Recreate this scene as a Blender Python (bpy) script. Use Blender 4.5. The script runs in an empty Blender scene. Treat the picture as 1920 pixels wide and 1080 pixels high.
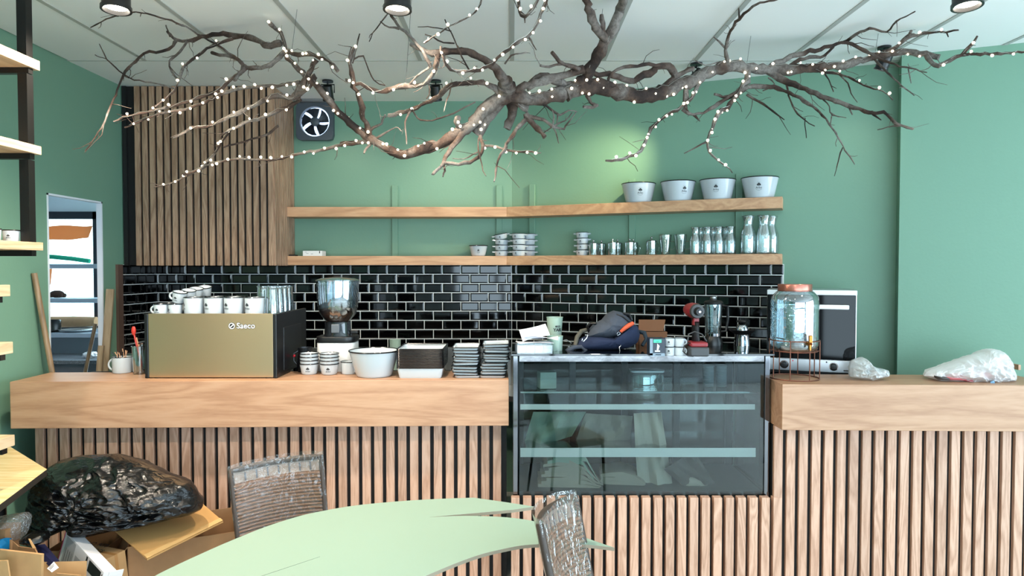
import bpy, bmesh, math, random
from mathutils import Vector, Matrix, noise as mnoise
random.seed(7)
scene = bpy.context.scene
col = scene.collection
PI = math.pi

# ---------------------------------------------------------------- camera
F = 1300.0                     # focal length in pixels of the 1920x1080 frame
CAMH = 1.86
PITCH = math.radians(1.543)
cam_data = bpy.data.cameras.new('camera')
cam_data.sensor_fit = 'HORIZONTAL'
cam_data.sensor_width = 36.0
cam_data.lens = F / 1920.0 * 36.0
cam_data.clip_start = 0.05
cam = bpy.data.objects.new('camera', cam_data)
col.objects.link(cam)
cam.location = (0, 0, CAMH)
cam.rotation_euler = (PI / 2 - PITCH, 0, 0)
scene.camera = cam

# ---------------------------------------------------------------- world, exposure
scene.view_settings.view_transform = 'Standard'
scene.view_settings.look = 'None'
scene.view_settings.gamma = 1.0
scene.view_settings.use_curve_mapping = False
scene.view_settings.exposure = 0.06
world = bpy.data.worlds.new('sky')
scene.world = world
world.use_nodes = True
wn = world.node_tree
bg = wn.nodes['Background']
bg.inputs['Color'].default_value = (0.66, 0.86, 1.0, 1)
bg.inputs['Strength'].default_value = 8.5
scene.cycles.use_denoising = True
scene.cycles.max_bounces = 10
scene.cycles.diffuse_bounces = 5
scene.cycles.glossy_bounces = 5
scene.cycles.transmission_bounces = 8
scene.cycles.transparent_max_bounces = 24
scene.cycles.caustics_reflective = False
scene.cycles.caustics_refractive = False
scene.cycles.sample_clamp_indirect = 6.0

def portal(name, center, sx, sy, rot):
    l = bpy.data.lights.new(name, 'AREA')
    l.shape = 'RECTANGLE'
    l.size = sx
    l.size_y = sy
    l.cycles.is_portal = True
    o = bpy.data.objects.new(name, l)
    col.objects.link(o)
    o.location = center
    o.rotation_euler = rot
    return o
# daylight comes in through the shop front behind the camera and the glazing on the right
portal('front_window_portal', (2.05, -3.55, 1.6), 6.5, 2.6, (PI / 2, 0, 0))
portal('side_window_portal', (5.55, 0.2, 1.6), 5.4, 2.6, (PI / 2, 0, PI / 2))
portal('back_room_window_portal', (-4.55, 6.66, 1.8), 1.3, 1.2, (-PI / 2, 0, 0))
WARM = (1.0, 0.87, 0.70)

# ---------------------------------------------------------------- pixel <-> place
_cp, _sp = math.cos(PITCH), math.sin(PITCH)
def ray(px, py):
    dv = -(py - 540.0) / F
    return Vector(((px - 960.0) / F, _cp + dv * _sp, -_sp + dv * _cp))
def W(px, py, Y):
    d = ray(px, py)
    s = Y / d.y
    return Vector((d.x * s, Y, CAMH + d.z * s))
def WZ(px, py, z):
    d = ray(px, py)
    s = (z - CAMH) / d.z
    return Vector((d.x * s, d.y * s, z))
def WX(px, py, X):
    d = ray(px, py)
    s = X / d.x
    return Vector((X, d.y * s, CAMH + d.z * s))
YB = 5.75                      # back wall
TH = math.atan(0.42)           # the right-hand wall is turned by this angle
UX, UY = math.cos(TH), -math.sin(TH)
NX, NY = -math.sin(TH), -math.cos(TH)
def A(t, off, z):              # a place along the angled wall
    return Vector((UX * t + NX * off, YB + UY * t + NY * off, z))
def WA(px, py, off):           # a pixel on the plane that runs off metres before the angled wall
    d = ray(px, py)
    o = Vector((NX * off, YB + NY * off, 0))
    s = (o.x * NX + o.y * NY) / (d.x * NX + d.y * NY)
    p = Vector((d.x * s, d.y * s, CAMH + d.z * s))
    t = (p.x - o.x) * UX + (p.y - o.y) * UY
    return p, t

# ---------------------------------------------------------------- materials
MATS = {}
def lin(c):
    return tuple(((x / 255.0) / 12.92 if x / 255.0 <= 0.04045 else ((x / 255.0 + 0.055) / 1.055) ** 2.4) for x in c) + (1.0,)
def newmat(name):
    m = bpy.data.materials.new(name)
    m.use_nodes = True
    nt = m.node_tree
    return m, nt, nt.nodes['Principled BSDF']
def mat(name, rgb, rough=0.5, metal=0.0, spec=0.5, emit=None, estr=0.0, bump=0.0, bscale=40.0, var=0.0, coat=0.0):
    if name in MATS:
        return MATS[name]
    m, nt, b = newmat(name)
    b.inputs['Base Color'].default_value = lin(rgb)
    b.inputs['Roughness'].default_value = rough
    b.inputs['Metallic'].default_value = metal
    b.inputs['Specular IOR Level'].default_value = spec
    b.inputs['Coat Weight'].default_value = coat
    if emit:
        b.inputs['Emission Color'].default_value = lin(emit)
        b.inputs['Emission Strength'].default_value = estr
    if bump or var:
        geo = nt.nodes.new('ShaderNodeNewGeometry')
        n = nt.nodes.new('ShaderNodeTexNoise')
        n.inputs['Scale'].default_value = bscale
        n.inputs['Detail'].default_value = 5
        nt.links.new(geo.outputs['Position'], n.inputs['Vector'])
        if bump:
            bp = nt.nodes.new('ShaderNodeBump')
            bp.inputs['Strength'].default_value = bump
            bp.inputs['Distance'].default_value = 0.01
            nt.links.new(n.outputs['Fac'], bp.inputs['Height'])
            nt.links.new(bp.outputs['Normal'], b.inputs['Normal'])
        if var:
            r = nt.nodes.new('ShaderNodeValToRGB')
            c = lin(rgb)
            r.color_ramp.elements[0].position = 0.3
            r.color_ramp.elements[1].position = 0.7
            r.color_ramp.elements[0].color = tuple(x * (1 - var) for x in c[:3]) + (1,)
            r.color_ramp.elements[1].color = tuple(min(1, x * (1 + var)) for x in c[:3]) + (1,)
            nt.links.new(n.outputs['Fac'], r.inputs['Fac'])
            nt.links.new(r.outputs['Color'], b.inputs['Base Color'])
    MATS[name] = m
    return m
def wood(name, dark, mid, light, axis='x', rough=0.45, scale=1.0, lines=1.0):
    if name in MATS:
        return MATS[name]
    m, nt, b = newmat(name)
    N, L = nt.nodes.new, nt.links.new
    geo = N('ShaderNodeNewGeometry')
    oi = N('ShaderNodeObjectInfo')
    mul = N('ShaderNodeMath'); mul.operation = 'MULTIPLY'; mul.inputs[1].default_value = 37.0
    L(oi.outputs['Random'], mul.inputs[0])
    add = N('ShaderNodeVectorMath'); add.operation = 'ADD'
    L(geo.outputs['Position'], add.inputs[0]); L(mul.outputs[0], add.inputs[1])
    mp = N('ShaderNodeMapping')
    s = {'x': (0.10, 1, 1), 'y': (1, 0.10, 1), 'z': (1, 1, 0.10)}[axis]
    mp.inputs['Scale'].default_value = tuple(v * 9 * scale for v in s)
    L(add.outputs[0], mp.inputs['Vector'])
    n1 = N('ShaderNodeTexNoise'); n1.inputs['Scale'].default_value = 0.55; n1.inputs['Detail'].default_value = 3; n1.inputs['Distortion'].default_value = 0.6
    L(mp.outputs[0], n1.inputs['Vector'])
    # contour lines of a smooth field give the flame-like grain of flat-sawn boards
    m8 = N('ShaderNodeMath'); m8.operation = 'MULTIPLY'; m8.inputs[1].default_value = 11.0 * lines
    L(n1.outputs['Fac'], m8.inputs[0])
    fr = N('ShaderNodeMath'); fr.operation = 'PINGPONG'; fr.inputs[1].default_value = 0.5
    L(m8.outputs[0], fr.inputs[0])
    n2 = N('ShaderNodeTexNoise'); n2.inputs['Scale'].default_value = 14.0; n2.inputs['Detail'].default_value = 4
    L(mp.outputs[0], n2.inputs['Vector'])
    mix = N('ShaderNodeMix'); mix.data_type = 'FLOAT'; mix.inputs[0].default_value = 0.38
    L(fr.outputs[0], mix.inputs[2]); L(n2.outputs['Fac'], mix.inputs[3])
    r = N('ShaderNodeValToRGB')
    e = r.color_ramp.elements
    e[0].position = 0.18; e[0].color = lin(dark)
    e[1].position = 0.62; e[1].color = lin(light)
    k = e.new(0.4); k.color = lin(mid)
    L(mix.outputs[0], r.inputs['Fac'])
    # board to board tone
    hsv = N('ShaderNodeHueSaturation')
    mr = N('ShaderNodeMapRange'); mr.inputs[3].default_value = 0.88; mr.inputs[4].default_value = 1.08
    L(oi.outputs['Random'], mr.inputs[0]); L(mr.outputs[0], hsv.inputs['Value'])
    L(r.outputs['Color'], hsv.inputs['Color']); L(hsv.outputs['Color'], b.inputs['Base Color'])
    b.inputs['Roughness'].default_value = rough
    bp = N('ShaderNodeBump'); bp.inputs['Strength'].default_value = 0.08; bp.inputs['Distance'].default_value = 0.004
    L(mix.outputs[0], bp.inputs['Height']); L(bp.outputs['Normal'], b.inputs['Normal'])
    MATS[name] = m
    return m
def thin_glass(name, tint=(255, 255, 255), refl=0.09, rough=0.0, haze=0.0, hazecol=(230, 235, 235), bump=0.0, bscale=30.0, fresnel=True):
    if name in MATS:
        return MATS[name]
    m = bpy.data.materials.new(name); m.use_nodes = True
    nt = m.node_tree; nt.nodes.clear()
    N, L = nt.nodes.new, nt.links.new
    out = N('ShaderNodeOutputMaterial')
    tr = N('ShaderNodeBsdfTransparent'); tr.inputs['Color'].default_value = lin(tint)
    gl = N('ShaderNodeBsdfGlossy'); gl.inputs['Roughness'].default_value = rough
    mx = N('ShaderNodeMixShader')
    if fresnel:
        lw = N('ShaderNodeLayerWeight'); lw.inputs['Blend'].default_value = 0.35
        mr = N('ShaderNodeMapRange'); mr.inputs[3].default_value = refl; mr.inputs[4].default_value = min(1.0, refl + 0.75)
        L(lw.outputs['Facing'], mr.inputs[0]); L(mr.outputs[0], mx.inputs['Fac'])
    else:
        mx.inputs['Fac'].default_value = refl
    L(tr.outputs[0], mx.inputs[1]); L(gl.outputs[0], mx.inputs[2])
    last = mx
    if haze:
        df = N('ShaderNodeBsdfDiffuse'); df.inputs['Color'].default_value = lin(hazecol)
        m2 = N('ShaderNodeMixShader'); m2.inputs['Fac'].default_value = haze
        L(mx.outputs[0], m2.inputs[1]); L(df.outputs[0], m2.inputs[2]); last = m2
    if bump:
        geo = N('ShaderNodeNewGeometry')
        n = N('ShaderNodeTexNoise'); n.inputs['Scale'].default_value = bscale; n.inputs['Detail'].default_value = 3; n.inputs['Distortion'].default_value = 1.0
        L(geo.outputs['Position'], n.inputs['Vector'])
        bp = N('ShaderNodeBump'); bp.inputs['Strength'].default_value = bump; bp.inputs['Distance'].default_value = 0.02
        L(n.outputs['Fac'], bp.inputs['Height']); L(bp.outputs['Normal'], gl.inputs['Normal'])
    L(last.outputs[0], out.inputs['Surface'])
    MATS[name] = m
    return m

OAK = wood('oak_veneer', (168, 126, 97), (184, 143, 112), (192, 153, 124), 'x', lines=.8)
SLATW = wood('oak_slat', (174, 134, 110), (198, 158, 134), (208, 172, 150), 'z', scale=1.6)
BOXW = wood('walnut_slat', (142, 108, 84), (170, 136, 110), (186, 152, 124), 'z', scale=1.6)
SHELFW = wood('shelf_oak', (180, 134, 98), (198, 152, 114), (208, 166, 128), 'x', lines=.8)
PINE = wood('pine_ply', (186, 156, 122), (204, 176, 142), (216, 190, 158), 'y')
STICK = wood('weathered_pole', (110, 88, 64), (138, 114, 86), (156, 132, 104), 'z')
GREEN = mat('sage_green_paint', (112, 150, 128), 0.55, bump=0.06, bscale=60)
CEIL = mat('ceiling_white', (242, 243, 242), 0.7)
CEILTRIM = mat('ceiling_grey_trim', (176, 178, 174), 0.6)
BLACK = mat('matte_black', (5, 5, 5), 0.7)
BLACKP = mat('black_plastic', (16, 16, 18), 0.35)
BLACKM = mat('black_steel', (18, 17, 17), 0.4, 0.3)
TILE = mat('black_glazed_tile', (3, 3, 4), 0.05, 0.0, 0.42)
GROUT = mat('pale_grout', (240, 240, 236), 0.8)
WHITEP = mat('white_plaster', (222, 226, 232), 0.7)
ENAMEL = mat('white_enamel', (188, 196, 201), 0.14, coat=0.3)
RIM = mat('black_enamel', (14, 14, 16), 0.2)
STEEL = mat('brushed_steel', (224, 192, 154), 0.34, 1.0, bump=0.03, bscale=200)
CHROME = mat('chrome', (190, 190, 194), 0.06, 1.0)
GLASS = thin_glass('clear_glass', (236, 246, 244), 0.07)
INK = mat('dark_print', (22, 26, 28), 0.5)
LOGO = mat('charcoal_logo', (38, 42, 46), 0.5)

# ---------------------------------------------------------------- geometry helpers
class MB:
    def __init__(self):
        self.v, self.f = [], []
    def add(self, vs, fs):
        o = len(self.v)
        self.v += [Vector(x) for x in vs]
        self.f += [tuple(i + o for i in q) for q in fs]
        return self
    def box(self, lo, hi, M=None):
        (x0, y0, z0), (x1, y1, z1) = lo, hi
        vs = [Vector(p) for p in ((x0, y0, z0), (x1, y0, z0), (x1, y1, z0), (x0, y1, z0), (x0, y0, z1), (x1, y0, z1), (x1, y1, z1), (x0, y1, z1))]
        if M is not None:
            vs = [M @ p for p in vs]
        return self.add(vs, [(0, 3, 2, 1), (4, 5, 6, 7), (0, 1, 5, 4), (1, 2, 6, 5), (2, 3, 7, 6), (3, 0, 4, 7)])
    def prism(self, poly, z0, z1, M=None):
        n = len(poly)
        vs = [Vector((p[0], p[1], z0)) for p in poly] + [Vector((p[0], p[1], z1)) for p in poly]
        if M is not None:
            vs = [M @ p for p in vs]
        fs = [tuple(reversed(range(n))), tuple(range(n, 2 * n))] + [(i, (i + 1) % n, n + (i + 1) % n, n + i) for i in range(n)]
        return self.add(vs, fs)
    def lathe(self, prof, seg=24, M=None, cap0=True, cap1=True):
        vs, fs = [], []
        for r, z in prof:
            for k in range(seg):
                a = 2 * PI * k / seg
                vs.append(Vector((r * math.cos(a), r * math.sin(a), z)))
        n = len(prof)
        for i in range(n - 1):
            for k in range(seg):
                k2 = (k + 1) % seg
                fs.append((i * seg + k, i * seg + k2, (i + 1) * seg + k2, (i + 1) * seg + k))
        if cap0:
            fs.append(tuple(reversed(range(seg))))
        if cap1:
            fs.append(tuple(range((n - 1) * seg, n * seg)))
        if M is not None:
            vs = [M @ p for p in vs]
        return self.add(vs, fs)
    def tube(self, pts, rad, seg=8, caps=True, closed=False):
        pts = [Vector(p) for p in pts]
        n = len(pts)
        if not hasattr(rad, '__len__'):
            rad = [rad] * n
        vs, fs = [], []
        up = None
        for i in range(n):
            if closed:
                t = pts[(i + 1) % n] - pts[(i - 1) % n]
            else:
                t = pts[min(i + 1, n - 1)] - pts[max(i - 1, 0)]
            if t.length < 1e-9:
                t = Vector((0, 0, 1))
            t.normalize()
            if up is None:
                up = Vector((0, 0, 1)) if abs(t.z) < 0.9 else Vector((1, 0, 0))
            s = t.cross(up)
            if s.length < 1e-6:
                s = t.cross(Vector((1, 0, 0)))
            s.normalize()
            up = s.cross(t).normalized()
            for k in range(seg):
                a = 2 * PI * k / seg
                vs.append(pts[i] + (s * math.cos(a) + up * math.sin(a)) * rad[i])
        for i in range(n if closed else n - 1):
            for k in range(seg):
                k2 = (k + 1) % seg
                j = (i + 1) % n
                fs.append((i * seg + k, i * seg + k2, j * seg + k2, j * seg + k))
        if caps and not closed:
            fs.append(tuple(reversed(range(seg))))
            fs.append(tuple(range((n - 1) * seg, n * seg)))
        return self.add(vs, fs)
    def torus(self, R, r, z=0.0, seg=28, s2=8, M=None):
        pts = [Vector((R * math.cos(2 * PI * k / seg), R * math.sin(2 * PI * k / seg), z)) for k in range(seg)]
        if M is not None:
            pts = [M @ p for p in pts]
        return self.tube(pts, r, s2, closed=True)
    def ball(self, c, r, seg=10, rings=6, sc=(1, 1, 1)):
        c = Vector(c)
        prof = [(r * math.sin(PI * i / rings), -r * math.cos(PI * i / rings)) for i in range(1, rings)]
        M = Matrix.Translation(c) @ Matrix.Diagonal((sc[0], sc[1], sc[2], 1))
        return self.lathe(prof, seg, M)
    def sheet(self, grid, thick=0.0):
        """grid[i][j] points; a thin solid sheet when thick > 0"""
        m, n = len(grid), len(grid[0])
        g = [[Vector(p) for p in row] for row in grid]
        if not thick:
            return self.add([p for row in g for p in row], [(i * n + j, i * n + j + 1, (i + 1) * n + j + 1, (i + 1) * n + j) for i in range(m - 1) for j in range(n - 1)])
        nor = []
        for i in range(m):
            for j in range(n):
                a = g[min(i + 1, m - 1)][j] - g[max(i - 1, 0)][j]
                b = g[i][min(j + 1, n - 1)] - g[i][max(j - 1, 0)]
                c = a.cross(b)
                nor.append(c.normalized() if c.length > 1e-9 else Vector((0, 0, 1)))
        top = [p for row in g for p in row]
        bot = [p + q * thick for p, q in zip(top, nor)]
        k = m * n
        fs = []
        for i in range(m - 1):
            for j in range(n - 1):
                q = (i * n + j, i * n + j + 1, (i + 1) * n + j + 1, (i + 1) * n + j)
                fs.append(q); fs.append(tuple(x + k for x in reversed(q)))
        edge = [j for j in range(n)] + [i * n + n - 1 for i in range(1, m)] + [(m - 1) * n + j for j in range(n - 2, -1, -1)] + [i * n for i in range(m - 2, 0, -1)]
        for a, b in zip(edge, edge[1:] + edge[:1]):
            fs.append((b, a, a + k, b + k))
        return self.add(top + bot, fs)
    def mesh(self, name, smooth=False, bevel=0.0, bseg=2, auto=None):
        me = bpy.data.meshes.new(name)
        me.from_pydata([tuple(p) for p in self.v], [], self.f)
        bm = bmesh.new(); bm.from_mesh(me)
        bmesh.ops.recalc_face_normals(bm, faces=bm.faces)
        if bevel:
            bmesh.ops.bevel(bm, geom=[e for e in bm.edges if e.is_manifold and e.calc_face_angle(0) > 0.5], offset=bevel, segments=bseg, profile=0.5, affect='EDGES', clamp_overlap=True)
        if smooth or auto:
            for f in bm.faces:
                f.smooth = True
            ang = auto if auto else 0.8
            for e in bm.edges:
                if e.is_manifold and e.calc_face_angle(0) > ang:
                    e.smooth = False
        bm.to_mesh(me); bm.free()
        return me
    def build(self, name, m, parent=None, smooth=False, bevel=0.0, bseg=2, world=False, auto=None):
        if world and parent is not None:
            inv = parent_matrix(parent).inverted()
            self.v = [inv @ p for p in self.v]
        me = self.mesh(name, smooth, bevel, bseg, auto)
        me.materials.append(m)
        return link(name, me, parent)
def parent_matrix(o):
    M = Matrix.LocRotScale(o.location, o.rotation_euler, o.scale)
    return parent_matrix(o.parent) @ M if o.parent else M
def link(name, me, parent=None, loc=(0, 0, 0), rz=0.0):
    o = bpy.data.objects.new(name, me)
    col.objects.link(o)
    o.location = loc
    o.rotation_euler = (0, 0, rz)
    if parent is not None:
        o.parent = parent
    return o
def tag(o, label=None, cat=None, group=None, kind=None):
    if label: o['label'] = label
    if cat: o['category'] = cat
    if group: o['group'] = group
    if kind: o['kind'] = kind
    return o
def thing(name, loc, rz=0.0, label=None, cat=None, group=None, rot=None):
    o = bpy.data.objects.new(name, None)
    col.objects.link(o)
    o.empty_display_size = 0.05
    o.location = loc
    o.rotation_euler = rot if rot else (0, 0, rz)
    return tag(o, label, cat, group)
def dup(root, loc, rz=None, label=None, rot=None):
    r = root.copy(); col.objects.link(r)
    r.location = loc
    if rot is not None: r.rotation_euler = rot
    elif rz is not None: r.rotation_euler = (0, 0, rz)
    if label: r['label'] = label
    for ch in list(root.children):
        c = ch.copy(); col.objects.link(c); c.parent = r
        for g in list(ch.children):
            d = g.copy(); col.objects.link(d); d.parent = c
    return r
def structure(o):
    o['kind'] = 'structure'
    return o
def T(x=0, y=0, z=0):
    return Matrix.Translation((x, y, z))
def R(a, ax):
    return Matrix.Rotation(a, 4, ax)
def frame_mat(o, ex, ey, ez):
    M = Matrix.Identity(4)
    for i, e in enumerate((ex, ey, ez)):
        for j in range(3):
            M[j][i] = e[j]
    for j in range(3):
        M[j][3] = o[j]
    return M

# lettering as flat meshes -------------------------------------------------
_TXT = {}
def text2d(s, size, align='CENTER', spacing=1.0, bold=0.0):
    key = (s, size, align, spacing, bold)
    if key in _TXT:
        return _TXT[key]
    cu = bpy.data.curves.new('lettering', 'FONT')
    cu.body = s
    cu.size = size
    cu.align_x = align
    cu.space_character = spacing
    cu.resolution_u = 3
    cu.offset = bold
    o = bpy.data.objects.new('lettering', cu)
    col.objects.link(o)
    dg = bpy.context.evaluated_depsgraph_get()
    me = bpy.data.meshes.new_from_object(o.evaluated_get(dg))
    vs = [(v.co.x, v.co.y) for v in me.vertices]
    fs = [tuple(p.vertices) for p in me.polygons]
    bpy.data.objects.remove(o); bpy.data.curves.remove(cu); bpy.data.meshes.remove(me)
    _TXT[key] = (vs, fs)
    return vs, fs
def disc2d(cx, cy, r, n=14):
    return [(cx + r * math.cos(2 * PI * k / n), cy + r * math.sin(2 * PI * k / n)) for k in range(n)], [tuple(range(n))]
def ring2d(cx, cy, r0, r1, a0, a1, n=14):
    vs = []
    for k in range(n + 1):
        a = a0 + (a1 - a0) * k / n
        vs += [(cx + r0 * math.cos(a), cy + r0 * math.sin(a)), (cx + r1 * math.cos(a), cy + r1 * math.sin(a))]
    return vs, [(2 * k, 2 * k + 1, 2 * k + 3, 2 * k + 2) for k in range(n)]
def rect2d(x0, y0, x1, y1):
    return [(x0, y0), (x1, y0), (x1, y1), (x0, y1)], [(0, 1, 2, 3)]
def join2d(parts):
    V, Fc = [], []
    for vs, fs in parts:
        o = len(V)
        V += vs
        Fc += [tuple(i + o for i in f) for f in fs]
    return V, Fc
def print_flat(name, d2, M, m, parent, world=False):
    b = MB()
    b.add([M @ Vector((x, y, 0)) for x, y in d2[0]], d2[1])
    if world and parent is not None:
        inv = parent_matrix(parent).inverted()
        b.v = [inv @ p for p in b.v]
    me = bpy.data.meshes.new(name)
    me.from_pydata([tuple(p) for p in b.v], [], b.f)
    me.materials.append(m)
    return link(name, me, parent)
def print_round(name, d2, rad, z0, ang, m, parent, eps=0.0009):
    """wrap a flat print round a turned wall; rad(z) is its radius"""
    me = bpy.data.meshes.new(name)
    vs = []
    for x, y in d2[0]:
        z = z0 + y
        r = rad(z) + eps
        a = ang + x / r
        vs.append((r * math.cos(a), r * math.sin(a), z))
    me.from_pydata(vs, [], d2[1])
    me.materials.append(m)
    return link(name, me, parent)
def leaf_logo(s, arc=True):
    """round-lobed leaf over the word Arbo, s = width of the word"""
    w = s
    parts = [disc2d(-0.17 * w, 0.62 * w, 0.16 * w), disc2d(0.17 * w, 0.62 * w, 0.16 * w), disc2d(0, 0.76 * w, 0.17 * w),
             ([(-0.05 * w, 0.38 * w), (0.05 * w, 0.38 * w), (0.02 * w, 0.62 * w), (-0.02 * w, 0.62 * w)], [(0, 1, 2, 3)]),
             text2d('Arbo', 0.46 * w, bold=0.004 * w)]
    if arc:
        parts.append(ring2d(0, 0.34 * w, 0.60 * w, 0.63 * w, PI * 1.25, PI * 1.75))
        parts.append(ring2d(0, 0.62 * w, 0.40 * w, 0.425 * w, PI * 0.28, PI * 0.72))
    return join2d(parts)
# ================================================================ the room
CZ = 3.244
XL = -2.95
XR = 5.5
YF = -3.5
PO = 0.15                      # how far the pillar stands out from the angled wall
# floor
fl = structure(MB().box((-6, YF - 0.2, -0.1), (XR + 0.2, 6.9, 0)).build('floor', mat('screed_floor', (200, 196, 190), 0.45, var=0.06, bscale=6)))
tag(fl, 'pale screed floor')
# ceiling slab, with the suspended panels and cover strips below it
ce = structure(MB().box((XL - 0.1, YF - 0.2, CZ + 0.02), (XR + 0.2, YB + 0.2, CZ + 0.12)).build('ceiling', CEIL))
tag(ce, 'white suspended ceiling with grey cover strips')
SEAM = [4.64, 3.58, 2.52, 1.46]
xs = [-2.95] + [0.607 * k for k in range(-4, 10)]
for j in range(3):
    me = None
    for i in range(len(xs) - 1):
        if j == 2 and not (-3 < xs[i] < 3):
            continue
        MB().box((xs[i] + 0.012, SEAM[j + 1] + 0.005, CZ), (xs[i + 1] - 0.012, SEAM[j] - 0.005, CZ + 0.02)).build('ceiling_panel', CEIL, ce)
MB().box((XL, SEAM[0] + 0.005, CZ), (3.6, YB, CZ + 0.02)).build('ceiling_panel', CEIL, ce)
for x in xs[1:]:
    MB().box((x - 0.014, 1.46, CZ - 0.004), (x + 0.014, SEAM[0], CZ + 0.012)).build('cover_strip', CEILTRIM, ce)
for y in SEAM[:3]:
    MB().box((XL, y - 0.006, CZ - 0.002), (XR, y + 0.006, CZ + 0.012)).build('cover_strip', CEILTRIM, ce)

# back wall
wb = structure(MB().box((XL - 0.03, YB, 0), (0.06, YB + 0.15, CZ + 0.02)).build('wall_back', GREEN))
tag(wb, 'sage green back wall with black tiled splashback')
# angled wall and the pillar that steps out of it
TE = 2.80                      # where the pillar begins
b = MB(); b.prism([A(0, 0, 0).xy, A(TE + 0.1, 0, 0).xy, A(TE + 0.1, -0.15, 0).xy, A(-0.06, -0.15, 0).xy], 0, CZ + 0.02)
wa = structure(b.build('wall_angled', GREEN)); tag(wa, 'sage green wall turned towards the camera with black tiles')
b = MB(); b.prism([A(TE, -0.02, 0).xy, A(TE, PO, 0).xy, A(6.1, PO, 0).xy, A(6.1, -0.02, 0).xy], 0, CZ + 0.02)
wp = structure(b.build('wall_pillar', GREEN)); tag(wp, 'sage green wall projection on the right')

# left wall with the doorway
DY0, DY1 = -XL * F / 870.0, -XL * F / 767.0
DZ = WX(90, 362, XL).z
b = MB()
b.box((XL - 0.03, YF, 0), (XL, DY0, CZ + 0.02))
b.box((XL - 0.03, DY1, 0), (XL, YB, CZ + 0.02))
b.box((XL - 0.03, DY0, DZ), (XL, DY1, CZ + 0.02))
wl = structure(b.build('wall_left', GREEN)); tag(wl, 'sage green left wall with a doorway')
b = MB()
b.box((XL - 0.034, DY1 - 0.012, 0), (XL + 0.004, DY1, DZ)); b.box((XL - 0.034, DY0, 0), (XL + 0.004, DY0 + 0.012, DZ)); b.box((XL - 0.034, DY0, DZ - 0.012), (XL + 0.004, DY1, DZ))
structure(b.build('door_1', WHITEP)); 
# shop front behind the camera: openings between dark mullions
FR = mat('dark_window_frame', (30, 32, 36), 0.4)
b = MB()
b.box((XL, YF - 0.15, 0), (XR, YF, 0.3)); b.box((XL, YF - 0.15, 2.9), (XR, YF, CZ + 0.02))
b.box((XL, YF - 0.15, 0.3), (-1.2, YF, 2.9)); b.box((XR - 0.2, YF - 0.15, 0.3), (XR, YF, 2.9))
structure(b.build('wall_front', WHITEP))
b = MB()
k = -1.2
while k < XR - 0.1:
    b.box((k - 0.04, YF - 0.12, 0.3), (k + 0.04, YF - 0.04, 2.9)); k += 0.93
b.box((-1.2, YF - 0.12, 2.2), (XR - 0.2, YF - 0.04, 2.27)); b.box((-1.2, YF - 0.12, 0.3), (XR - 0.2, YF - 0.04, 0.37))
win = structure(b.build('window_2', FR))
b = MB()
b.box((XR, YF, 0), (XR + 0.15, 3.6, 0.3)); b.box((XR, YF, 2.9), (XR + 0.15, 3.6, CZ + 0.02)); b.box((XR, 2.9, 0.3), (XR + 0.15, 3.6, 2.9)); b.box((XR, YF, 0.3), (XR + 0.15, -2.5, 2.9))
structure(b.build('wall_right', WHITEP))
b = MB()
for k in range(5):
    b.box((XR + 0.04, -2.5 + k * 1.35 - 0.04, 0.3), (XR + 0.12, -2.5 + k * 1.35 + 0.04, 2.9))
structure(b.build('window_3', FR))

# ---------------------------------------------------------------- tiles
TP, TR = 0.1517, 0.0765        # pitch of the tiles
ZT = 1.896                     # top of the splashback, under the lower shelf
def tile_mesh(w, h, d=0.008, bev=0.009):
    b = MB()
    x, z = w / 2, h / 2
    vs = [(-x, 0, -z), (x, 0, -z), (x, 0, z), (-x, 0, z),
          (-x, -d * 0.45, -z), (x, -d * 0.45, -z), (x, -d * 0.45, z), (-x, -d * 0.45, z),
          (-x + bev, -d, -z + bev), (x - bev, -d, -z + bev), (x - bev, -d, z - bev), (-x + bev, -d, z - bev)]
    fs = []
    for o in (0, 4):
        for k in range(4):
            fs.append((o + k, o + (k + 1) % 4, o + 4 + (k + 1) % 4, o + 4 + k))
    fs.append((8, 9, 10, 11))
    b.add(vs, fs)
    me = b.mesh('tile'); me.materials.append(TILE)
    return me
_tiles = {}
def tile(w, h):
    k = (round(w, 4), round(h, 4))
    if k not in _tiles:
        _tiles[k] = tile_mesh(*k)
    return _tiles[k]
def tile_run(parent, place, rz, length, rows, phase, join=0.0066):
    """place(t, off, z) -> a point; brick bond with cut tiles at both ends"""
    for r in range(rows):
        h = TR
        z1 = ZT - r * TR
        t = -((phase + (r % 2) * 0.5) % 1.0) * TP
        while t < length - 0.003:
            a, c = max(t, 0.0), min(t + TP, length)
            if c - a > 0.014:
                o = link('tile', tile(c - a - join, h - join), parent, place((a + c) / 2, 0.004, z1 - h / 2), rz)
                o.rotation_euler = (random.uniform(-.006, .006), random.uniform(-.002, .002), rz + random.uniform(-.006, .006))
            t += TP
ROWS = 9
ZTB = ZT - ROWS * TR
gb = MB().box((XL, YB - 0.004, ZTB), (0.002, YB + 0.01, ZT)).build('grout_bed', GROUT, wb)
tile_run(wb, lambda t, off, z: Vector((XL + t, YB - off, z)), 0.0, -XL - 0.001, ROWS, 0.35)
TL = 2.10
b = MB(); b.prism([A(0, 0.004, 0).xy, A(TL, 0.004, 0).xy, A(TL, -0.01, 0).xy, A(0, -0.01, 0).xy], ZTB, ZT)
b.build('grout_bed', GROUT, wa)
tile_run(wa, A, -TH, TL, ROWS, 0.70)
b = MB(); b.box((XL - 0.01, 5.22, ZTB), (XL + 0.004, YB, ZT)); b.build('grout_bed', GROUT, wl)
tile_run(wl, lambda t, off, z: Vector((XL + off, 5.22 + t, z)), PI / 2, YB - 5.22 - 0.012, ROWS, 0.2)
MB().box((XL, 5.16, 0), (XL + 0.02, 5.225, ZT)).build('corner_trim', mat('brown_trim', (92, 70, 60), 0.5), wl)

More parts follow.
